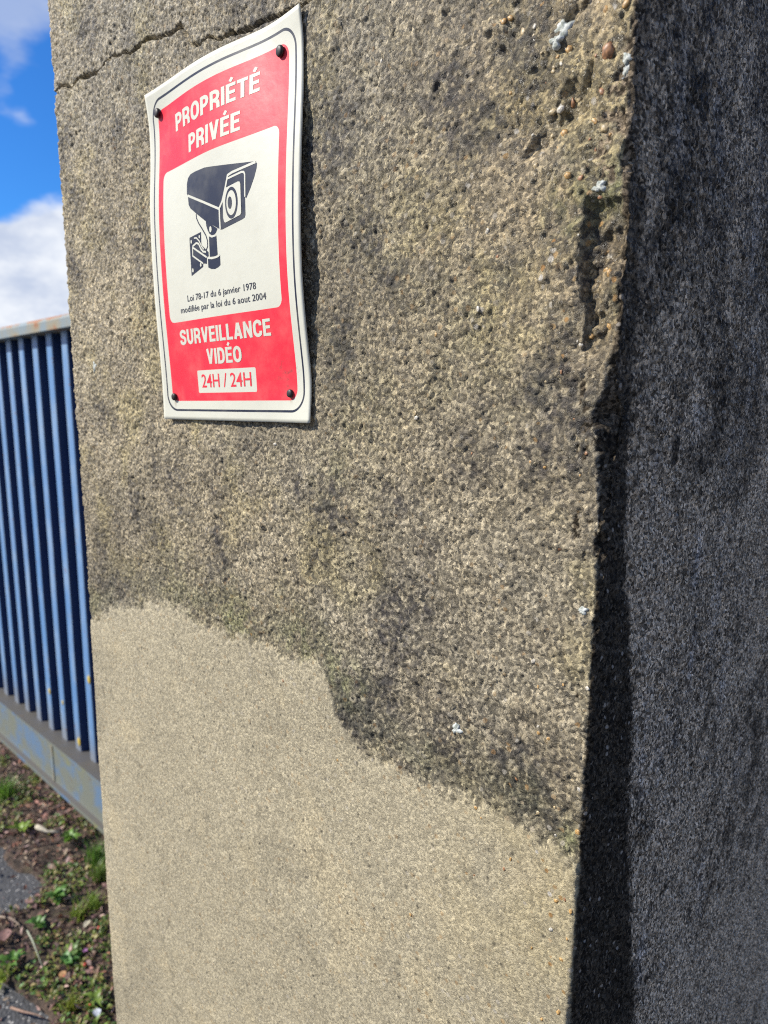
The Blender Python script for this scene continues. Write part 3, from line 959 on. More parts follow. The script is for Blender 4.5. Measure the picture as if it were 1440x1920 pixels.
# printed camera picture
B = Print()
V2 = lambda q: Vector(q)
B.poly([(65.80, 190.25), (66.22, 197.88), (68.37, 202.14), (73.00, 204.33), (80.61, 204.65), (96.08, 204.31), (160.42, 195.36), (162.61, 193.57), (162.23, 190.21), (159.66, 184.37), (154.72, 176.79), (149.58, 170.77), (148.24, 172.09),
        (148.18, 159.10), (147.13, 157.10), (143.78, 156.30), (116.19, 153.04), (111.12, 154.99), (92.36, 164.15), (79.76, 171.91), (71.14, 177.34), (68.32, 180.84), (67.54, 187.52)], 0.14)
B.poly([(94.02, 163.87), (110.26, 154.85), (107.84, 152.10), (104.79, 150.86), (101.54, 151.09), (98.42, 152.73), (95.99, 156.02), (94.38, 159.76)], 0.15)
B.poly([(97.50, 151.43), (101.90, 149.30), (108.24, 149.75), (108.44, 134.78), (103.50, 134.31), (96.94, 134.92)], 0.14)
B.poly([(93.97, 133.57), (99.96, 132.29), (107.65, 132.58), (111.76, 133.75), (111.59, 126.57), (108.43, 125.24), (103.43, 124.42), (97.98, 125.11), (93.70, 126.83)], 0.14)
B.poly([(67.07, 154.46), (85.76, 156.22), (85.18, 146.02), (95.18, 138.97), (95.35, 135.73), (92.41, 134.67), (91.84, 130.03), (86.24, 131.07), (85.90, 128.43), (66.75, 123.30)], 0.14)
# cable
cable = [(79.73, 171.63), (79.98, 168.06), (83.04, 163.42), (88.25, 157.86), (92.79, 152.47), (94.88, 148.06), (94.58, 143.44), (91.99, 140.60), (88.59, 140.80)]
B.ribbon([V2(q) for q in cable], 1.1, 0.17)
B.disc((131.19, 170.73), 8.2, 11.8, 0.0, 0.52)
B.disc((129.56, 171.03), 2.7, 4.6, 0.0, 0.80)
icon = B.build('camera_picture', ink_navy, sign)
B = Print()
for pts, wd in (([(67.22, 188.48), (92.64, 178.24), (114.54, 169.10)], 1.9), ([(114.03, 169.19), (119.05, 174.16), (123.91, 183.79), (127.26, 191.92), (132.76, 193.00), (161.30, 194.64)], 1.9), ([(114.56, 169.38), (114.28, 161.55), (114.39, 153.90)], 1.9),
                ([(126.95, 189.52), (144.59, 190.88), (147.28, 190.34), (148.42, 188.23), (148.24, 172.09)], 1.5),
                ([(97.75, 151.68), (101.97, 149.98), (107.63, 150.13)], 1.6), ([(93.52, 134.51), (100.08, 133.32), (107.75, 133.43), (111.61, 134.34)], 1.6),
                ([(71.56, 145.97), (82.73, 140.16), (92.46, 135.07)], 1.5), ([(71.67, 146.85), (70.96, 139.13), (86.24, 131.07)], 1.3), ([(71.67, 146.85), (77.86, 148.60), (81.27, 147.49), (84.26, 143.20), (87.39, 140.38), (91.85, 139.45)], 1.5),
                ([(74.78, 152.95), (78.33, 152.69), (82.66, 149.35), (85.61, 144.77), (88.73, 141.96)], 1.2)):
    B.ribbon([V2(q) for q in pts], wd, 0.30)
B.poly([(124.46, 183.13), (139.90, 184.78), (142.18, 184.34), (143.05, 182.54), (143.41, 161.56), (142.08, 159.87), (122.25, 157.40), (120.59, 158.24), (119.52, 161.22), (119.85, 174.02)], 0.40)
B.disc((131.19, 170.73), 6.2, 9.2, 0.0, 0.66)
for q, r in (((70.06, 150.69), 1.1), ((69.78, 127.49), 1.2), ((82.89, 130.32), 1.1), ((83.29, 152.80), 1.0), ((100.63, 155.84), 1.7)):
    B.disc(q, r, r * 1.4, 0, 0.42)
B.build('white_line', ink_white, icon)

# dome-headed nails
nm, t, p = new_mat('black_nail')
n = N(t, 'ShaderNodeTexNoise', inp={0: N(t, 'ShaderNodeTexCoord').outputs['Object'], 2: 600.0, 3: 4.0})
t.links.new(MIX(t, RANGE(t, n.outputs[0], 0.5, 0.72), (0.014, 0.011, 0.012), (0.085, 0.035, 0.025)), p.inputs['Base Color'])
p.inputs['Roughness'].default_value = 0.5
p.inputs['Specular IOR Level'].default_value = 0.35
prof = [(0.0, 3.4), (0.35, 3.36), (0.7, 3.1), (0.92, 2.5), (1.0, 1.6), (1.0, 0.9), (0.86, 0.5), (0.42, 0.35), (0.40, -6.0), (0.05, -9.0)]
nv_, nf_ = [], []
SEG = 18
for r_, y_ in prof:
    for k in range(SEG):
        a = k / SEG * 2 * math.pi
        nv_.append((r_ * math.cos(a), -y_, r_ * math.sin(a)))
for i in range(len(prof) - 1):
    for k in range(SEG):
        nf_.append((i * SEG + k, i * SEG + (k + 1) % SEG, (i + 1) * SEG + (k + 1) % SEG, (i + 1) * SEG + k))
nail_me = mesh_from('nail', nv_, nf_, True)
nail_me.materials.append(nm)
for (u, v), r_, lab in (((18.15, 267.15), 4.0, None), ((187.85, 264.28), 4.0, None), ((20.13, 20.84), 3.4, None), ((188.39, 22.23), 3.2, None)):
    o = bpy.data.objects.new('nail', nail_me)
    q = on_sign([(u, v)], 0)[0]
    o.location = q
    k = 0.001
    o.scale = (r_ * k, k * r_ / 3.6, r_ * k)
    o.rotation_euler = (random.uniform(-.12, .12), 0, random.uniform(-.12, .12))
    link(o, sign)

# ------------------------------------------------------------------ gate
gm, t, p = new_mat('blue_gate_paint')
geo = N(t, 'ShaderNodeNewGeometry')
pos = geo.outputs['Position']
mpn = N(t, 'ShaderNodeMapping', inp={0: pos, 3: (1, 1, 0.35)})
n1 = N(t, 'ShaderNodeTexNoise', inp={0: mpn.outputs[0], 2: 22.0, 3: 6.0, 4: 0.62})
n2 = N(t, 'ShaderNodeTexNoise', inp={0: pos, 2: 70.0, 3: 4.0, 4: 0.6})
c = MIX(t, RANGE(t, n1.outputs[0], 0.40, 0.68), (0.105, 0.235, 0.45), (0.215, 0.325, 0.48))
c = MIX(t, RANGE(t, n2.outputs[0], 0.66, 0.72), c, (0.20, 0.09, 0.05))
rnd = N(t, 'ShaderNodeObjectInfo').outputs['Random']
c = MIX(t, MATH(t, 'MULTIPLY', rnd, 0.18), c, (0.30, 0.36, 0.44))
n4 = N(t, 'ShaderNodeTexNoise', inp={0: mpn.outputs[0], 2: 45.0, 3: 5.0, 4: 0.65})
c = MIX(t, RANGE(t, n4.outputs[0], 0.60, 0.70, 0, 0.6), c, (0.17, 0.19, 0.20))
sz_ = N(t, 'ShaderNodeSeparateXYZ', inp={0: pos})
foot = MATH(t, 'MULTIPLY', RANGE(t, MATH(t, 'MULTIPLY_ADD', n2.outputs[0], 0.10, sz_.outputs[2]), 0.42, 0.27), 0.75)
c = MIX(t, foot, c, (0.19, 0.175, 0.15))
# shade painted into the colour: faces turned from the front go dark blue
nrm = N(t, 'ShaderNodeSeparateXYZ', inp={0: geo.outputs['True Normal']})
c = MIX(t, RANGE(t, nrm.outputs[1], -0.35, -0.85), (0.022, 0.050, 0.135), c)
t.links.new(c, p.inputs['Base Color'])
p.inputs['Roughness'].default_value = 0.42
rm, t, p = new_mat('lichened_rail_paint')
pos = N(t, 'ShaderNodeNewGeometry').outputs['Position']
n1 = N(t, 'ShaderNodeTexNoise', inp={0: pos, 2: 9.0, 3: 6.0, 4: 0.6})
n2 = N(t, 'ShaderNodeTexNoise', inp={0: pos, 2: 16.0, 3: 6.0, 4: 0.66})
c = MIX(t, RANGE(t, n1.outputs[0], 0.38, 0.56), (0.110, 0.175, 0.265), (0.165, 0.175, 0.145))
c = MIX(t, RANGE(t, n2.outputs[0], 0.56, 0.70, 0, 0.8), c, (0.20, 0.20, 0.085))
nrm = N(t, 'ShaderNodeSeparateXYZ', inp={0: N(t, 'ShaderNodeNewGeometry').outputs['True Normal']})
c = MIX(t, RANGE(t, nrm.outputs[2], 0.5, 0.9, 0, 0.9), c, (0.085, 0.075, 0.065))
n3 = N(t, 'ShaderNodeTexNoise', inp={0: pos, 2: 60.0, 3: 4.0, 4: 0.6})
c = MIX(t, RANGE(t, n3.outputs[0], 0.64, 0.70, 0, 0.7), c, (0.14, 0.09, 0.06))
t.links.new(c, p.inputs['Base Color'])
p.inputs['Roughness'].default_value = 0.6
tm, t, p = new_mat('rusty_rail_paint')
pos = N(t, 'ShaderNodeNewGeometry').outputs['Position']
sepz = N(t, 'ShaderNodeSeparateXYZ', inp={0: pos})
n1 = N(t, 'ShaderNodeTexNoise', inp={0: pos, 2: 11.0, 3: 6.0, 4: 0.62})
edge = N(t, 'ShaderNodeAttribute', attribute_name='edge').outputs['Fac']
rk = MATH(t, 'ADD', n1.outputs[0], MATH(t, 'MULTIPLY_ADD', edge, 0.22, -0.08))
c = MIX(t, RANGE(t, n1.outputs[0], 0.35, 0.6), (0.20, 0.25, 0.27), (0.27, 0.23, 0.15))
c = MIX(t, RANGE(t, rk, 0.49, 0.58), c, (0.30, 0.120, 0.045))
t.links.new(c, p.inputs['Base Color'])
p.inputs['Roughness'].default_value = 0.65

nm_, t, p = new_mat('shaded_back_paint')  # near-black blue puts the shade between the slats into the panel colour
n1 = N(t, 'ShaderNodeTexNoise', inp={0: N(t, 'ShaderNodeNewGeometry').outputs['Position'], 2: 20.0, 3: 5.0})
t.links.new(MIX(t, n1.outputs[0], (0.008, 0.015, 0.045), (0.016, 0.028, 0.075)), p.inputs['Base Color'])
p.inputs['Roughness'].default_value = 0.6

GY = 0.54            # front of the rails
SLOPE = 0.021        # the gate sags a little away from the pillar
GX0, GX1 = -4.30, -0.86


def gz(x, z):        # height z at x = -2.09 carried along the slope
    return z + (x + 2.09) * SLOPE


def bar(name, x0, x1, prof_yz, mat, parent, steps=1, edge_top=None):
    """a rail: profile in (y, height at x = -2.09) swept along x with the slope"""
    vs, fs = [], []
    n = len(prof_yz)
    for k in range(steps + 1):
        x = x0 + (x1 - x0) * k / steps
        for y, z in prof_yz:
            vs.append((x, y, gz(x, z)))
    for k in range(steps):
        for i in range(n):
            j = (i + 1) % n
            fs.append((k * n + i, k * n + j, (k + 1) * n + j, (k + 1) * n + i))
    fs.append(tuple(range(n))[::-1])
    fs.append(tuple(range(steps * n, steps * n + n)))
    me = mesh_from(name, vs, fs)
    bm = bmesh.new()
    bm.from_mesh(me)
    bmesh.ops.recalc_face_normals(bm, faces=bm.faces[:])
    bm.to_mesh(me)
    bm.free()
    if edge_top is not None:
        set_float(me, 'edge', np.array([1.0 if abs((v.co.z - (v.co.x + 2.09) * SLOPE) - edge_top) < 0.004 else 0.0 for v in me.vertices]))
    return obj(name, me, mat, parent)


gate = empty('metal_gate', (0, 0, 0))
tag(gate, 'blue painted metal gate of upright slats with rusty top rail', 'gate')
bar('top_rail', GX0, GX1, [(GY, 1.673), (GY, 1.700), (GY + 0.004, 1.710), (GY + 0.088, 1.710), (GY + 0.090, 1.700), (GY + 0.090, 1.673)], tm, gate, 30, 1.710)
br_ = bar('bottom_rail', GX0, GX1, [(GY + 0.004, 0.066), (GY - 0.012, 0.066), (GY - 0.012, 0.080), (GY + 0.004, 0.082), (GY + 0.004, 0.228), (GY - 0.004, 0.231), (GY - 0.004, 0.241),
                                    (GY + 0.092, 0.241), (GY + 0.092, 0.066)], rm, gate, 8)
o = bar('weld_seam', -2.470, -2.458, [(GY + 0.0005, 0.0835), (GY + 0.0005, 0.226), (GY + 0.006, 0.226), (GY + 0.006, 0.0835)], tm, br_)
# back sheet and slats
bar('back_panel', GX0, GX1, [(GY + 0.074, 0.2415), (GY + 0.074, 1.6725), (GY + 0.078, 1.6725), (GY + 0.078, 0.2415)], nm_, gate)
PITCH, SWID = 0.1165, 0.045
k = 0
x = -2.204
xs = []
while x > GX0 + 0.05:
    xs.append(x)
    x -= PITCH
x = -2.204 + PITCH
while x < GX1 - 0.05:
    xs.append(x)
    x += PITCH
rs = random.Random(5)
for x in sorted(xs, reverse=True):
    # folded slat: two flanges and a flat front, edges softly bent
    y0, y1 = GY + 0.040, GY + 0.0735
    w2 = SWID / 2
    b_ = 0.005
    dx = rs.uniform(-0.003, 0.003)
    ring_ = [(-w2, y1), (-w2, y0 + b_), (-w2 + b_ * .3, y0 + b_ * .3), (-w2 + b_, y0), (w2 - b_, y0), (w2 - b_ * .3, y0 + b_ * .3), (w2, y0 + b_), (w2, y1)]
    zb, zt = gz(x, 0.2415), gz(x, 1.6725)
    vs, fs = [], []
    for zk in np.linspace(0, 1, 9):
        bow = 0.0025 * math.sin(zk * math.pi) * rs.uniform(-1, 1)
        for qx, qy in ring_:
            vs.append((x + dx + qx + bow, qy, zb + (zt - zb) * zk))
    n = len(ring_)
    for r_ in range(8):
        for i in range(n - 1):
            fs.append((r_ * n + i, r_ * n + i + 1, (r_ + 1) * n + i + 1, (r_ + 1) * n + i))
    fs.append(tuple(range(n))[::-1])
    fs.append(tuple(range(8 * n, 9 * n)))
    obj('slat', mesh_from('slat', vs, fs), gm, gate)
# end stile by the pillar and the far end
for x0 in (GX1 - 0.045, GX0):
    bar('stile', x0, x0 + 0.045, [(GY + 0.012, 0.2420), (GY + 0.012, 1.6720), (GY + 0.0725, 1.6720), (GY + 0.0725, 0.2420)], gm, gate)
# spots of yellow lichen on slats
ym, t, p = new_mat('yellow_lichen')
n = N(t, 'ShaderNodeTexNoise', inp={0: N(t, 'ShaderNodeNewGeometry').outputs['Position'], 2: 150.0, 3: 3.0})
t.links.new(MIX(t, n.outputs[0], (0.40, 0.26, 0.02), (0.60, 0.46, 0.08)), p.inputs['Base Color'])
p.inputs['Roughness'].default_value = 0.9
lme = lump('lichen_spot', 77, 1, 0.3)
lme.materials.append(ym)
for (x, z), r_ in (((-2.105, 0.538), 0.011), ((-2.327, 0.271), 0.012), ((-2.480, 0.386), 0.009), ((-2.366, 0.379), 0.007)):
    j = min(xs, key=lambda q: abs(q - x * 1.02))
    o = bpy.data.objects.new('lichen_spot', lme)
    o.location = (j + 0.010, GY + 0.040, z)
    o.scale = (r_, 0.003, r_ * 1.4)
    link(o, gate)

# ------------------------------------------------------------------ ground
am, t, p = new_mat('old_asphalt')
pos = N(t, 'ShaderNodeNewGeometry').outputs['Position']
v = N(t, 'ShaderNodeTexVoronoi', inp={0: pos, 2: 130.0})
sv = N(t, 'ShaderNodeSeparateColor', inp={0: v.outputs['Color']})
n = N(t, 'ShaderNodeTexNoise', inp={0: pos, 2: 6.0, 3: 6.0})
c = MIX(t, n.outputs[0], (0.040, 0.040, 0.043), (0.085, 0.085, 0.088))
c = MIX(t, MATH(t, 'MULTIPLY', RANGE(t, sv.outputs[0], 0.80, 0.86), RANGE(t, v.outputs['Distance'], 0.42, 0.25)), c, (0.42, 0.40, 0.37))
t.links.new(c, p.inputs['Base Color'])
p.inputs['Roughness'].default_value = 0.8
t.links.new(N(t, 'ShaderNodeBump', inp={0: 0.7, 1: 0.004, 'Height': v.outputs['Distance']}).outputs[0], p.inputs['Normal'])
ga = graded(-0.6, -4.6, 0.012, 0.02)
gb = graded(-0.9, 1.3, 0.012, 0.016)
gxs = np.array([-900., -200, -50, -12, -7] + sorted(ga) + [-0.3, 0.0, 0.6, 2, 8, 40, 200, 900])
gys = np.array([-900., -200, -50, -12, -3, -1.6] + sorted(gb) + [1.6, 2.2, 4, 12, 50, 200, 900])
mx, my = np.meshgrid(gxs, gys)
near = ((mx > -4.7) & (mx < -0.55) & (my > -1) & (my < 1.4))
mz = np.where(near, 0.006 * fbm(mx, my, 4, 2) + 0.003 * fbm(mx, my, 25, 5), 0)
gi = np.arange(mx.size).reshape(mx.shape)
gq = np.stack([gi[:-1, :-1], gi[:-1, 1:], gi[1:, 1:], gi[1:, :-1]], -1).reshape(-1, 4)
ground = obj('ground', mesh_np('ground', np.stack([mx.ravel(), my.ravel(), mz.ravel()], 1), gq), am)
tag(ground, kind='structure')

# strip of earth in front of the gate, thinning out where the asphalt lies bare
ASPH = [((-2.077, 0.269), 0.13, 0.07), ((-2.185, 0.215), 0.22, 0.10), ((-1.599, 0.088), 0.16, 0.06), ((-1.614, 0.035), 0.2, 0.08)]


def bare(x, y):
    b = np.zeros(np.shape(x))
    wx = x + 0.05 * fbm(x, y, 9, 3)
    wy = y + 0.04 * fbm(x, y, 9, 6)
    for (ax_, ay_), ra, rb in ASPH:
        b = np.maximum(b, 1 - np.hypot((wx - ax_) / ra, (wy - ay_) / rb))
    return b


em, t, p = new_mat('damp_earth')
pos = N(t, 'ShaderNodeNewGeometry').outputs['Position']
n = N(t, 'ShaderNodeTexNoise', inp={0: pos, 2: 30.0, 3: 8.0, 4: 0.7})
c = MIX(t, RANGE(t, n.outputs[0], 0.35, 0.65), (0.028, 0.019, 0.013), (0.125, 0.085, 0.060))
n2 = N(t, 'ShaderNodeTexNoise', inp={0: pos, 2: 12.0, 3: 5.0, 4: 0.6})
c = MIX(t, RANGE(t, n2.outputs[0], 0.58, 0.70, 0, 0.6), c, (0.05, 0.075, 0.018))
t.links.new(c, p.inputs['Base Color'])
p.inputs['Roughness'].default_value = 0.95
t.links.new(N(t, 'ShaderNodeBump', inp={0: 1.0, 1: 0.012, 'Height': n.outputs[0]}).outputs[0], p.inputs['Normal'])
ga = np.arange(-4.4, -0.86, 0.011)
gb = np.arange(-0.25, 0.95, 0.011)
mx, my = np.meshgrid(ga, gb)


def soil_h(x, y):
    e_ = 0.020 + 0.010 * fbm(x, y, 7, 1) + 0.008 * fbm(x, y, 30, 4)
    e_ = e_ - 0.05 * sstep(-0.02, 0.25, bare(x, y))
    edge_ = sstep(-0.24, -0.10, y + 0.05 * fbm(x, y, 5, 8)) * (1 - sstep(0.85, 0.94, y))
    return e_ * edge_ - 0.015 * (1 - edge_)


mz = soil_h(mx, my)
gi = np.arange(mx.size).reshape(mx.shape)
gq = np.stack([gi[:-1, :-1], gi[:-1, 1:], gi[1:, 1:], gi[1:, :-1]], -1).reshape(-1, 4)
soil_o = obj('earth_strip', mesh_np('earth_strip', np.stack([mx.ravel(), my.ravel(), mz.ravel()], 1), gq), em)
tag(soil_o, kind='structure')


def attr_mat(name, rough=0.75, trans=0.0):
    m, t, p = new_mat(name)
    c = N(t, 'ShaderNodeAttribute', attribute_name='tint').outputs['Color']
    n = N(t, 'ShaderNodeTexNoise', inp={0: N(t, 'ShaderNodeNewGeometry').outputs['Position'], 2: 160.0, 3: 3.0})
    c = MIX(t, RANGE(t, n.outputs[0], 0.3, 0.7, 0.0, 0.45), c, (0.02, 0.015, 0.01))
    t.links.new(c, p.inputs['Base Color'])
    p.inputs['Roughness'].default_value = rough
    if trans:
        tr = N(t, 'ShaderNodeBsdfTranslucent', inp={0: c})
        mx_ = N(t, 'ShaderNodeMixShader', inp={0: trans, 1: p.outputs[0], 2: tr.outputs[0]})
        t.links.new(mx_.outputs[0], t.nodes['Material Output'].inputs[0])
    return m


leafm = attr_mat('leaf', 0.45, 0.35)
deadm = attr_mat('dead_leaf', 0.8, 0.1)


def leaf_geo(L, W, bend, fold, lobes=0, seg=5):
    """leaf blade along +y, rising with bend, folded along its midrib"""
    vs, fs = [], []
    for k in range(seg + 1):
        u = k / seg
        w = W * math.sin(min(1, u * 1.04 + 0.04) * math.pi) ** 0.75 if k < seg else 0.0008
        if lobes and k % 2 == 1:
            w *= 0.62
        y = L * u
        z = bend * L * (u - 0.9 * u * u)
        vs += [(-w, y, z + fold * w), (0, y, z), (w, y, z + fold * w)]
    for k in range(seg):
        b = 3 * k
        fs += [(b, b + 1, b + 4, b + 3), (b + 1, b + 2, b + 5, b + 4)]
    return vs, fs


def tinted(name, vs, fs, rgb_):
    me = mesh_from(name, vs, fs, True)
    set_color(me, 'tint', rgb_)
    return me


# litter of fallen leaf scraps, too many to count
rl = random.Random(11)
vs, fs, tint = [], [], []
browns = [(0.13, 0.070, 0.050), (0.20, 0.115, 0.075), (0.085, 0.045, 0.035), (0.27, 0.18, 0.11), (0.16, 0.085, 0.075), (0.33, 0.25, 0.17), (0.24, 0.10, 0.06), (0.26, 0.13, 0.10), (0.10, 0.06, 0.055), (0.24, 0.15, 0.125), (0.30, 0.20, 0.17)]
LX = rng.uniform(-3.5, -1.2, 15000)
LY = rng.uniform(-0.12, 0.62, 15000)
Lb = bare(LX, LY)
Ln = fbm(LX, LY, 8, 9)
Lz = np.maximum(0.004, soil_h(LX, LY))
for x, y, b_, f0, z in zip(LX.tolist(), LY.tolist(), Lb.tolist(), Ln.tolist(), Lz.tolist()):
    if b_ > 0.08 and rl.random() > 0.10:
        continue
    if f0 < -0.35 and rl.random() < 0.6:
        continue
    z += rl.uniform(0.001, 0.010)
    L_len = rl.choice((0.006, 0.009, 0.012, 0.015, 0.021)) * rl.uniform(0.7, 1.2)
    v_, f_ = leaf_geo(L_len, L_len * rl.uniform(0.15, 0.36), rl.uniform(-0.5, 0.6), rl.uniform(-0.2, 0.9), 0, 3)
    M_ = Matrix.Translation((x, y, z)) @ Matrix.Rotation(rl.uniform(0, 6.28), 4, 'Z') @ Matrix.Rotation(rl.gauss(0, 0.5), 4, 'X') @ Matrix.Rotation(rl.gauss(0, 0.5), 4, 'Y')
    b0 = len(vs)
    vs += [tuple(M_ @ Vector(q)) for q in v_]
    fs += [tuple(b0 + i for i in f) for f in f_]
    c_ = rl.choice(browns)
    m_ = rl.uniform(0.7, 2.2)
    tint += [[q * m_ for q in c_]] * len(v_)
lit = obj('leaf_litter', tinted('leaf_litter', vs, fs, np.array(tint)), deadm)
tag(lit, 'brown scraps of fallen leaves lying on the earth before the gate', 'leaf litter', kind='stuff')

# low green seedlings and moss, too many to count
vs, fs, tint = [], [], []
greens = [(0.070, 0.115, 0.020), (0.105, 0.155, 0.026), (0.140, 0.175, 0.034), (0.065, 0.125, 0.035), (0.175, 0.165, 0.045), (0.190, 0.150, 0.06)]
LX = rng.uniform(-3.4, -1.2, 8000)
LY = rng.uniform(-0.12, 0.60, 8000)
keep = (bare(LX, LY) <= 0) & (fbm(LX, LY, 7, 13) >= 0.0)
Lz = np.maximum(0.003, soil_h(LX, LY))
for x, y, z in zip(LX[keep].tolist(), LY[keep].tolist(), Lz[keep].tolist()):
    for q_ in range(4):
        L_len = rl.uniform(0.006, 0.016)
        v_, f_ = leaf_geo(L_len, L_len * rl.uniform(0.18, 0.38), rl.uniform(0.1, 0.8), 0.3, 0, 3)
        M_ = Matrix.Translation((x + rl.gauss(0, .006), y + rl.gauss(0, .006), z + rl.uniform(0, 0.012))) @ Matrix.Rotation(rl.uniform(0, 6.28), 4, 'Z') @ Matrix.Rotation(rl.uniform(0.0, 1.0), 4, 'X')
        b0 = len(vs)
        vs += [tuple(M_ @ Vector(q)) for q in v_]
        fs += [tuple(b0 + i for i in f) for f in f_]
        c_ = rl.choice(greens)
        m_ = rl.uniform(1.3, 3.0)
        tint += [[q * m_ for q in c_]] * len(v_)
gc_ = obj('ground_cover', tinted('ground_cover', vs, fs, np.array(tint)), leafm)
tag(gc_, 'low green seedlings spread over the earth before the gate', 'ground cover', kind='stuff')


def weed(xy, n, L0, W0, rise, green, label, group, lobes=0, stem=0.0, seed=0):
    green = [q * k_ for q, k_ in zip(green, (2.3, 2.0, 1.3))]
    """rosette of separate leaves"""
    r = random.Random(seed)
    z = max(0.004, float(soil_h(np.array([xy[0]]), np.array([xy[1]]))[0])) - 0.002
    w_ = empty('weed', (xy[0], xy[1], z))
    tag(w_, label, 'weed', group)
    shapes = []
    for k in range(3):
        v_, f_ = leaf_geo(L0, W0 * (0.85 + 0.15 * k), rise * (0.7 + 0.3 * k), 0.35, lobes, 6)
        shapes.append(tinted('leaf', v_, f_, np.array([[q * (0.85 + 0.15 * k) for q in green]] * len(v_))))
    for k in range(n):
        o = bpy.data.objects.new('leaf', shapes[k % 3])
        if not o.data.materials:
            o.data.materials.append(leafm)
        s_ = r.uniform(0.6, 1.15)
        o.scale = (s_, s_, s_)
        o.rotation_euler = (r.uniform(0.05, 0.75), r.uniform(-0.3, 0.3), k * 2.4 + r.uniform(-0.4, 0.4))
        o.location = (r.gauss(0, 0.004), r.gauss(0, 0.004), r.uniform(0.0, stem))
        link(o, w_)
    return w_


def tuft(xy, n, L0, green, label, group, seed=0):
    green = [q * k_ for q, k_ in zip(green, (2.3, 2.0, 1.3))]
    """grass tuft: blades too fine to pick apart"""
    r = random.Random(seed)
    z = max(0.004, float(soil_h(np.array([xy[0]]), np.array([xy[1]]))[0])) - 0.002
    vs, fs, tint = [], [], []
    for k in range(n):
        L_ = L0 * r.uniform(0.5, 1.1)
        w_ = r.uniform(0.0016, 0.0030)
        a_ = r.uniform(0, 6.283)
        lean = r.uniform(0.15, 1.0)
        bx_, by_ = r.gauss(0, L0 * 0.22), r.gauss(0, L0 * 0.18)
        b0 = len(vs)
        for i in range(5):
            u = i / 4
            out = lean * L_ * u * u * 0.8
            h_ = L_ * (u - 0.35 * lean * u * u)
            px, py = bx_ + math.cos(a_) * out, by_ + math.sin(a_) * out
            q = w_ * (1 - u * 0.92)
            vs += [(px - math.sin(a_) * q, py + math.cos(a_) * q, h_), (px + math.sin(a_) * q, py - math.cos(a_) * q, h_)]
        for i in range(4):
            fs.append((b0 + 2 * i, b0 + 2 * i + 1, b0 + 2 * i + 3, b0 + 2 * i + 2))
        m_ = r.uniform(0.7, 1.3)
        tint += [[q * m_ for q in green]] * 10
    o = obj('grass_tuft', tinted('grass_tuft', vs, fs, np.array(tint)), leafm)
    o.location = (xy[0], xy[1], z)
    tag(o, label, 'grass', group)
    return o


GT = 'grass tufts on the earth strip'
GW = 'weeds on the earth strip'
tuft((-2.584, 0.415), 150, 0.085, (0.075, 0.165, 0.030), 'bright green grass tuft under the gate rail at the left edge', GT, 1)
tuft((-1.986, 0.478), 120, 0.080, (0.060, 0.135, 0.030), 'green grass tuft against the pillar just below the gate rail', GT, 2)
tuft((-1.814, 0.382), 90, 0.065, (0.100, 0.170, 0.035), 'yellowish grass tuft by the pillar, right of the asphalt patch', GT, 3)
tuft((-1.907, 0.446), 80, 0.06, (0.075, 0.135, 0.035), 'sparse grass tuft by the pillar, second below the gate rail', GT, 4)
tuft((-1.804, 0.336), 60, 0.055, (0.115, 0.175, 0.035), 'small grass tuft right below the asphalt patch', GT, 5)
tuft((-1.518, 0.198), 60, 0.045, (0.130, 0.175, 0.035), 'short yellow-green grass tuft lowest beside the pillar', GT, 6)
weed((-2.319, 0.375), 12, 0.045, 0.011, 0.5, (0.120, 0.205, 0.035), 'light green toothed weed above the asphalt patch', GW, 1, 0.02, 21)
weed((-2.144, 0.458), 11, 0.042, 0.010, 0.6, (0.075, 0.165, 0.035), 'green weed right of the pale twig under the gate', GW, 0, 0.02, 22)
weed((-1.903, 0.321), 14, 0.036, 0.010, 0.5, (0.075, 0.170, 0.055), 'leafy green weed at the right rim of the asphalt patch', GW, 0, 0.03, 23)
weed((-1.846, 0.246), 11, 0.030, 0.010, 0.5, (0.060, 0.150, 0.045), 'round-leaved green weed just below the asphalt patch', GW, 0, 0.02, 24)
weed((-1.765, 0.148), 13, 0.036, 0.010, 0.5, (0.060, 0.145, 0.035), 'green weed at the left edge, lower of two', GW, 1, 0.02, 25)
weed((-1.740, 0.122), 10, 0.034, 0.010, 0.6, (0.130, 0.195, 0.035), 'yellow-green weed cut by the left edge of the photo', GW, 1, 0.02, 26)
weed((-1.659, 0.249), 14, 0.028, 0.009, 0.4, (0.055, 0.150, 0.050), 'creeping green weed midway between pillar and lower asphalt', GW, 0, 0.02, 27)
weed((-1.678, 0.274), 9, 0.024, 0.009, 0.4, (0.085, 0.155, 0.065), 'grey-green weed beside the tiny pink flower', GW, 0, 0.02, 28)
weed((-1.485, 0.239), 9, 0.035, 0.005, 0.9, (0.095, 0.165, 0.035), 'narrow-leaved weed at the foot of the pillar', GW, 0, 0.01, 29)

# a few single scraps that stand out
def scrap(name, xy, L_, W_, c_, rotz, label, cat, bend=0.2, fold=0.4, lift=0.014):
    v_, f_ = leaf_geo(L_, W_, bend, fold, 0, 7)
    # real thickness
    n = len(v_)
    v_ = v_ + [(q[0], q[1], q[2] - 0.0012) for q in v_]
    f_ = f_ + [tuple(i + n for i in f[::-1]) for f in f_]
    me = tinted(name, v_, f_, np.array([c_] * len(v_)))
    o = obj(name, me, deadm)
    z = max(0.004, float(soil_h(np.array([xy[0]]), np.array([xy[1]]))[0]))
    o.location = (xy[0], xy[1], z + lift)
    o.rotation_euler = (random.uniform(-.1, .2), random.uniform(-.2, .2), rotz)
    tag(o, label, cat)
    return o


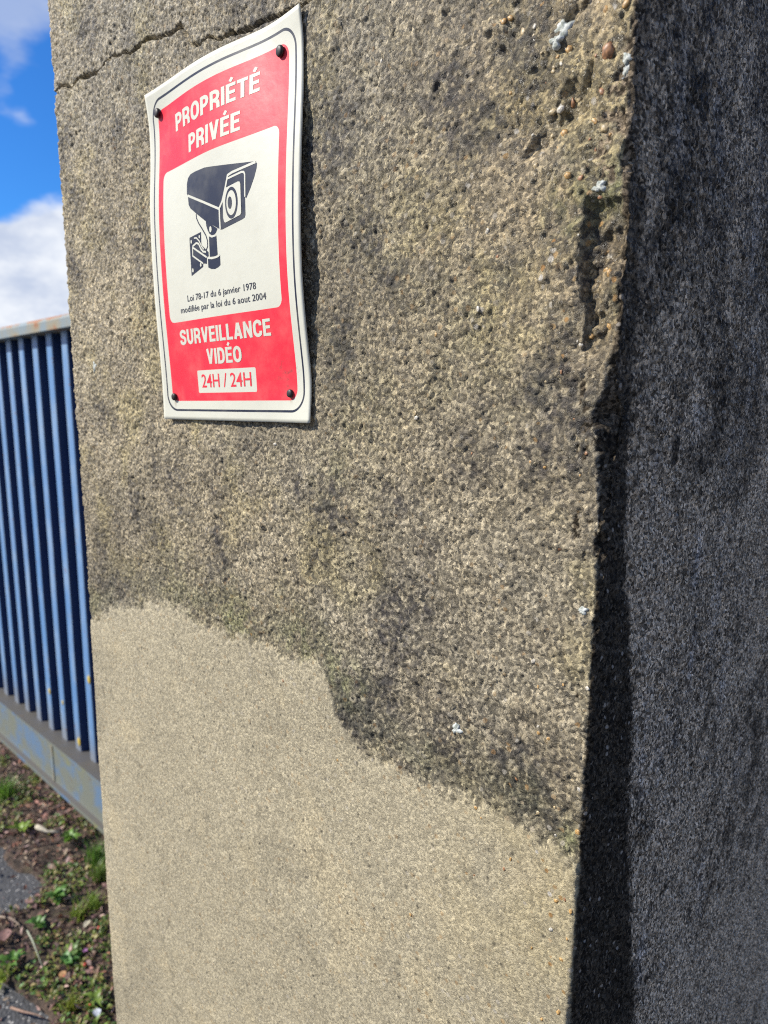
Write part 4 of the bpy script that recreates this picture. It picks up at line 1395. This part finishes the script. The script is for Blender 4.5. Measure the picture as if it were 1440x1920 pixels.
scrap('dead_leaf', (-1.735, 0.325), 0.032, 0.008, (0.62, 0.55, 0.40), 0.6, 'single pale dry leaf lying near the pillar', 'leaf')
scrap('dead_leaf', (-1.937, 0.266), 0.03, 0.009, (0.30, 0.17, 0.14), 2.0, 'brown curled leaf on the lower rim of the asphalt patch', 'leaf')
scrap('dead_leaf', (-1.849, 0.156), 0.045, 0.016, (0.36, 0.20, 0.17), 1.0, 'reddish brown leaf at the left edge of the photo', 'leaf')
scrap('dead_leaf', (-1.612, 0.221), 0.026, 0.009, (0.45, 0.24, 0.10), 1.6, 'small orange dry leaf between two weeds near the bottom', 'leaf')
scrap('petal', (-1.442, 0.225), 0.022, 0.010, (0.74, 0.78, 0.86), 1.2, 'small white petal at the bottom by the pillar foot', 'petal')

# pale twig: a bent tapered stick
def stick(name, pts, r0, r1, c_, label, cat):
    vs, fs = [], []
    n = 7
    P_ = [Vector(q) for q in pts]
    for i, q in enumerate(P_):
        d = (P_[min(i + 1, len(P_) - 1)] - P_[max(i - 1, 0)]).normalized()
        a_ = d.cross(Vector((0, 0, 1))).normalized()
        b_ = d.cross(a_)
        r_ = r0 + (r1 - r0) * i / (len(P_) - 1)
        r_ *= 1 + 0.25 * math.sin(i * 2.1)
        for k in range(n):
            t_ = k / n * 6.283
            vs.append(q + (a_ * math.cos(t_) + b_ * math.sin(t_)) * r_)
    for i in range(len(P_) - 1):
        for k in range(n):
            fs.append((i * n + k, i * n + (k + 1) % n, (i + 1) * n + (k + 1) % n, (i + 1) * n + k))
    fs.append(tuple(range(n))[::-1])
    fs.append(tuple(range((len(P_) - 1) * n, len(P_) * n)))
    o = obj(name, tinted(name, vs, fs, np.array([c_] * len(vs))), deadm)
    return tag(o, label, cat)


def gp(q, z):
    return (q[0], q[1], max(0.004, float(soil_h(np.array([q[0]]), np.array([q[1]]))[0])) + z)


stick('twig', [gp((-2.286, 0.411), 0.016), gp((-2.261, 0.415), 0.020), gp((-2.233, 0.422), 0.017), gp((-2.223, 0.435), 0.015), gp((-2.203, 0.451), 0.012)], 0.0085, 0.004, (0.60, 0.53, 0.40), 'pale thick twig lying below the gate rail', 'twig')
stick('twig', [gp((-1.945, 0.180), 0.012), gp((-1.915, 0.198), 0.014), gp((-1.881, 0.208), 0.012), (gp((-1.848, 0.207), 0.008))], 0.0032, 0.0016, (0.36, 0.27, 0.20), 'thin brown twig along the lower rim of the asphalt patch', 'twig')
stick('twig', [gp((-1.637, 0.101), 0.010), gp((-1.599, 0.118), 0.012), gp((-1.568, 0.137), 0.012), (gp((-1.546, 0.146), 0.010))], 0.003, 0.0015, (0.38, 0.24, 0.17), 'thin reddish twig near the bottom beside the lower asphalt', 'twig')
stick('twig', [gp((-1.834, 0.213), 0.020), gp((-1.785, 0.209), 0.022), gp((-1.729, 0.201), 0.018), (gp((-1.690, 0.197), 0.012))], 0.0022, 0.0014, (0.40, 0.42, 0.30), 'straight grey-green stalk slanting between the left weeds', 'stalk')

# tiny pink flower and red berries
pk = empty('flower', gp((-1.636, 0.285), 0.0))
tag(pk, 'tiny pink flower on a thin stalk near the pillar', 'flower')
fl = []
for k in range(5):
    v_, f_ = leaf_geo(0.008, 0.003, 0.3, 0.2, 0, 4)
    me = tinted('petal', v_, f_, np.array([(0.55, 0.22, 0.50)] * len(v_)))
    o = obj('petal', me, leafm, pk)
    o.location = (0, 0, 0.030)
    o.rotation_euler = (0.35, 0, k * 1.2566)
sv_ = []
sf_ = []
for i in range(4):
    for k in range(5):
        sv_.append((0.0009 * math.cos(k * 1.2566) + 0.002 * math.sin(i), 0.0009 * math.sin(k * 1.2566), 0.030 * i / 3))
for i in range(3):
    for k in range(5):
        sf_.append((i * 5 + k, i * 5 + (k + 1) % 5, i * 5 + 5 + (k + 1) % 5, i * 5 + 5 + k))
obj('stalk', tinted('stalk', sv_, sf_, np.array([(0.08, 0.14, 0.03)] * len(sv_))), leafm, pk)
rb_m = stone_mat('red_berry', (0.45, 0.05, 0.025))
bme = lump('berry', 5, 2, 0.06)
bme.materials.append(rb_m)
for (px, py), r_, lab in (((-1.616, 0.223), 0.006, 'red berry beside the small orange leaf'), ((-1.709, 0.355), 0.005, 'red berry close to the pillar, right of the pale leaf'),
                          ((-1.612, 0.273), 0.005, 'red berry just below the tiny pink flower'), ((-1.484, 0.230), 0.005, 'red berry at the pillar foot near the bottom')):
    o = bpy.data.objects.new('berry', bme)
    o.location = gp((px, py), 0.010)
    o.scale = (r_, r_, r_ * 0.85)
    link(o)
    tag(o, lab, 'berry', 'red berries among the litter')
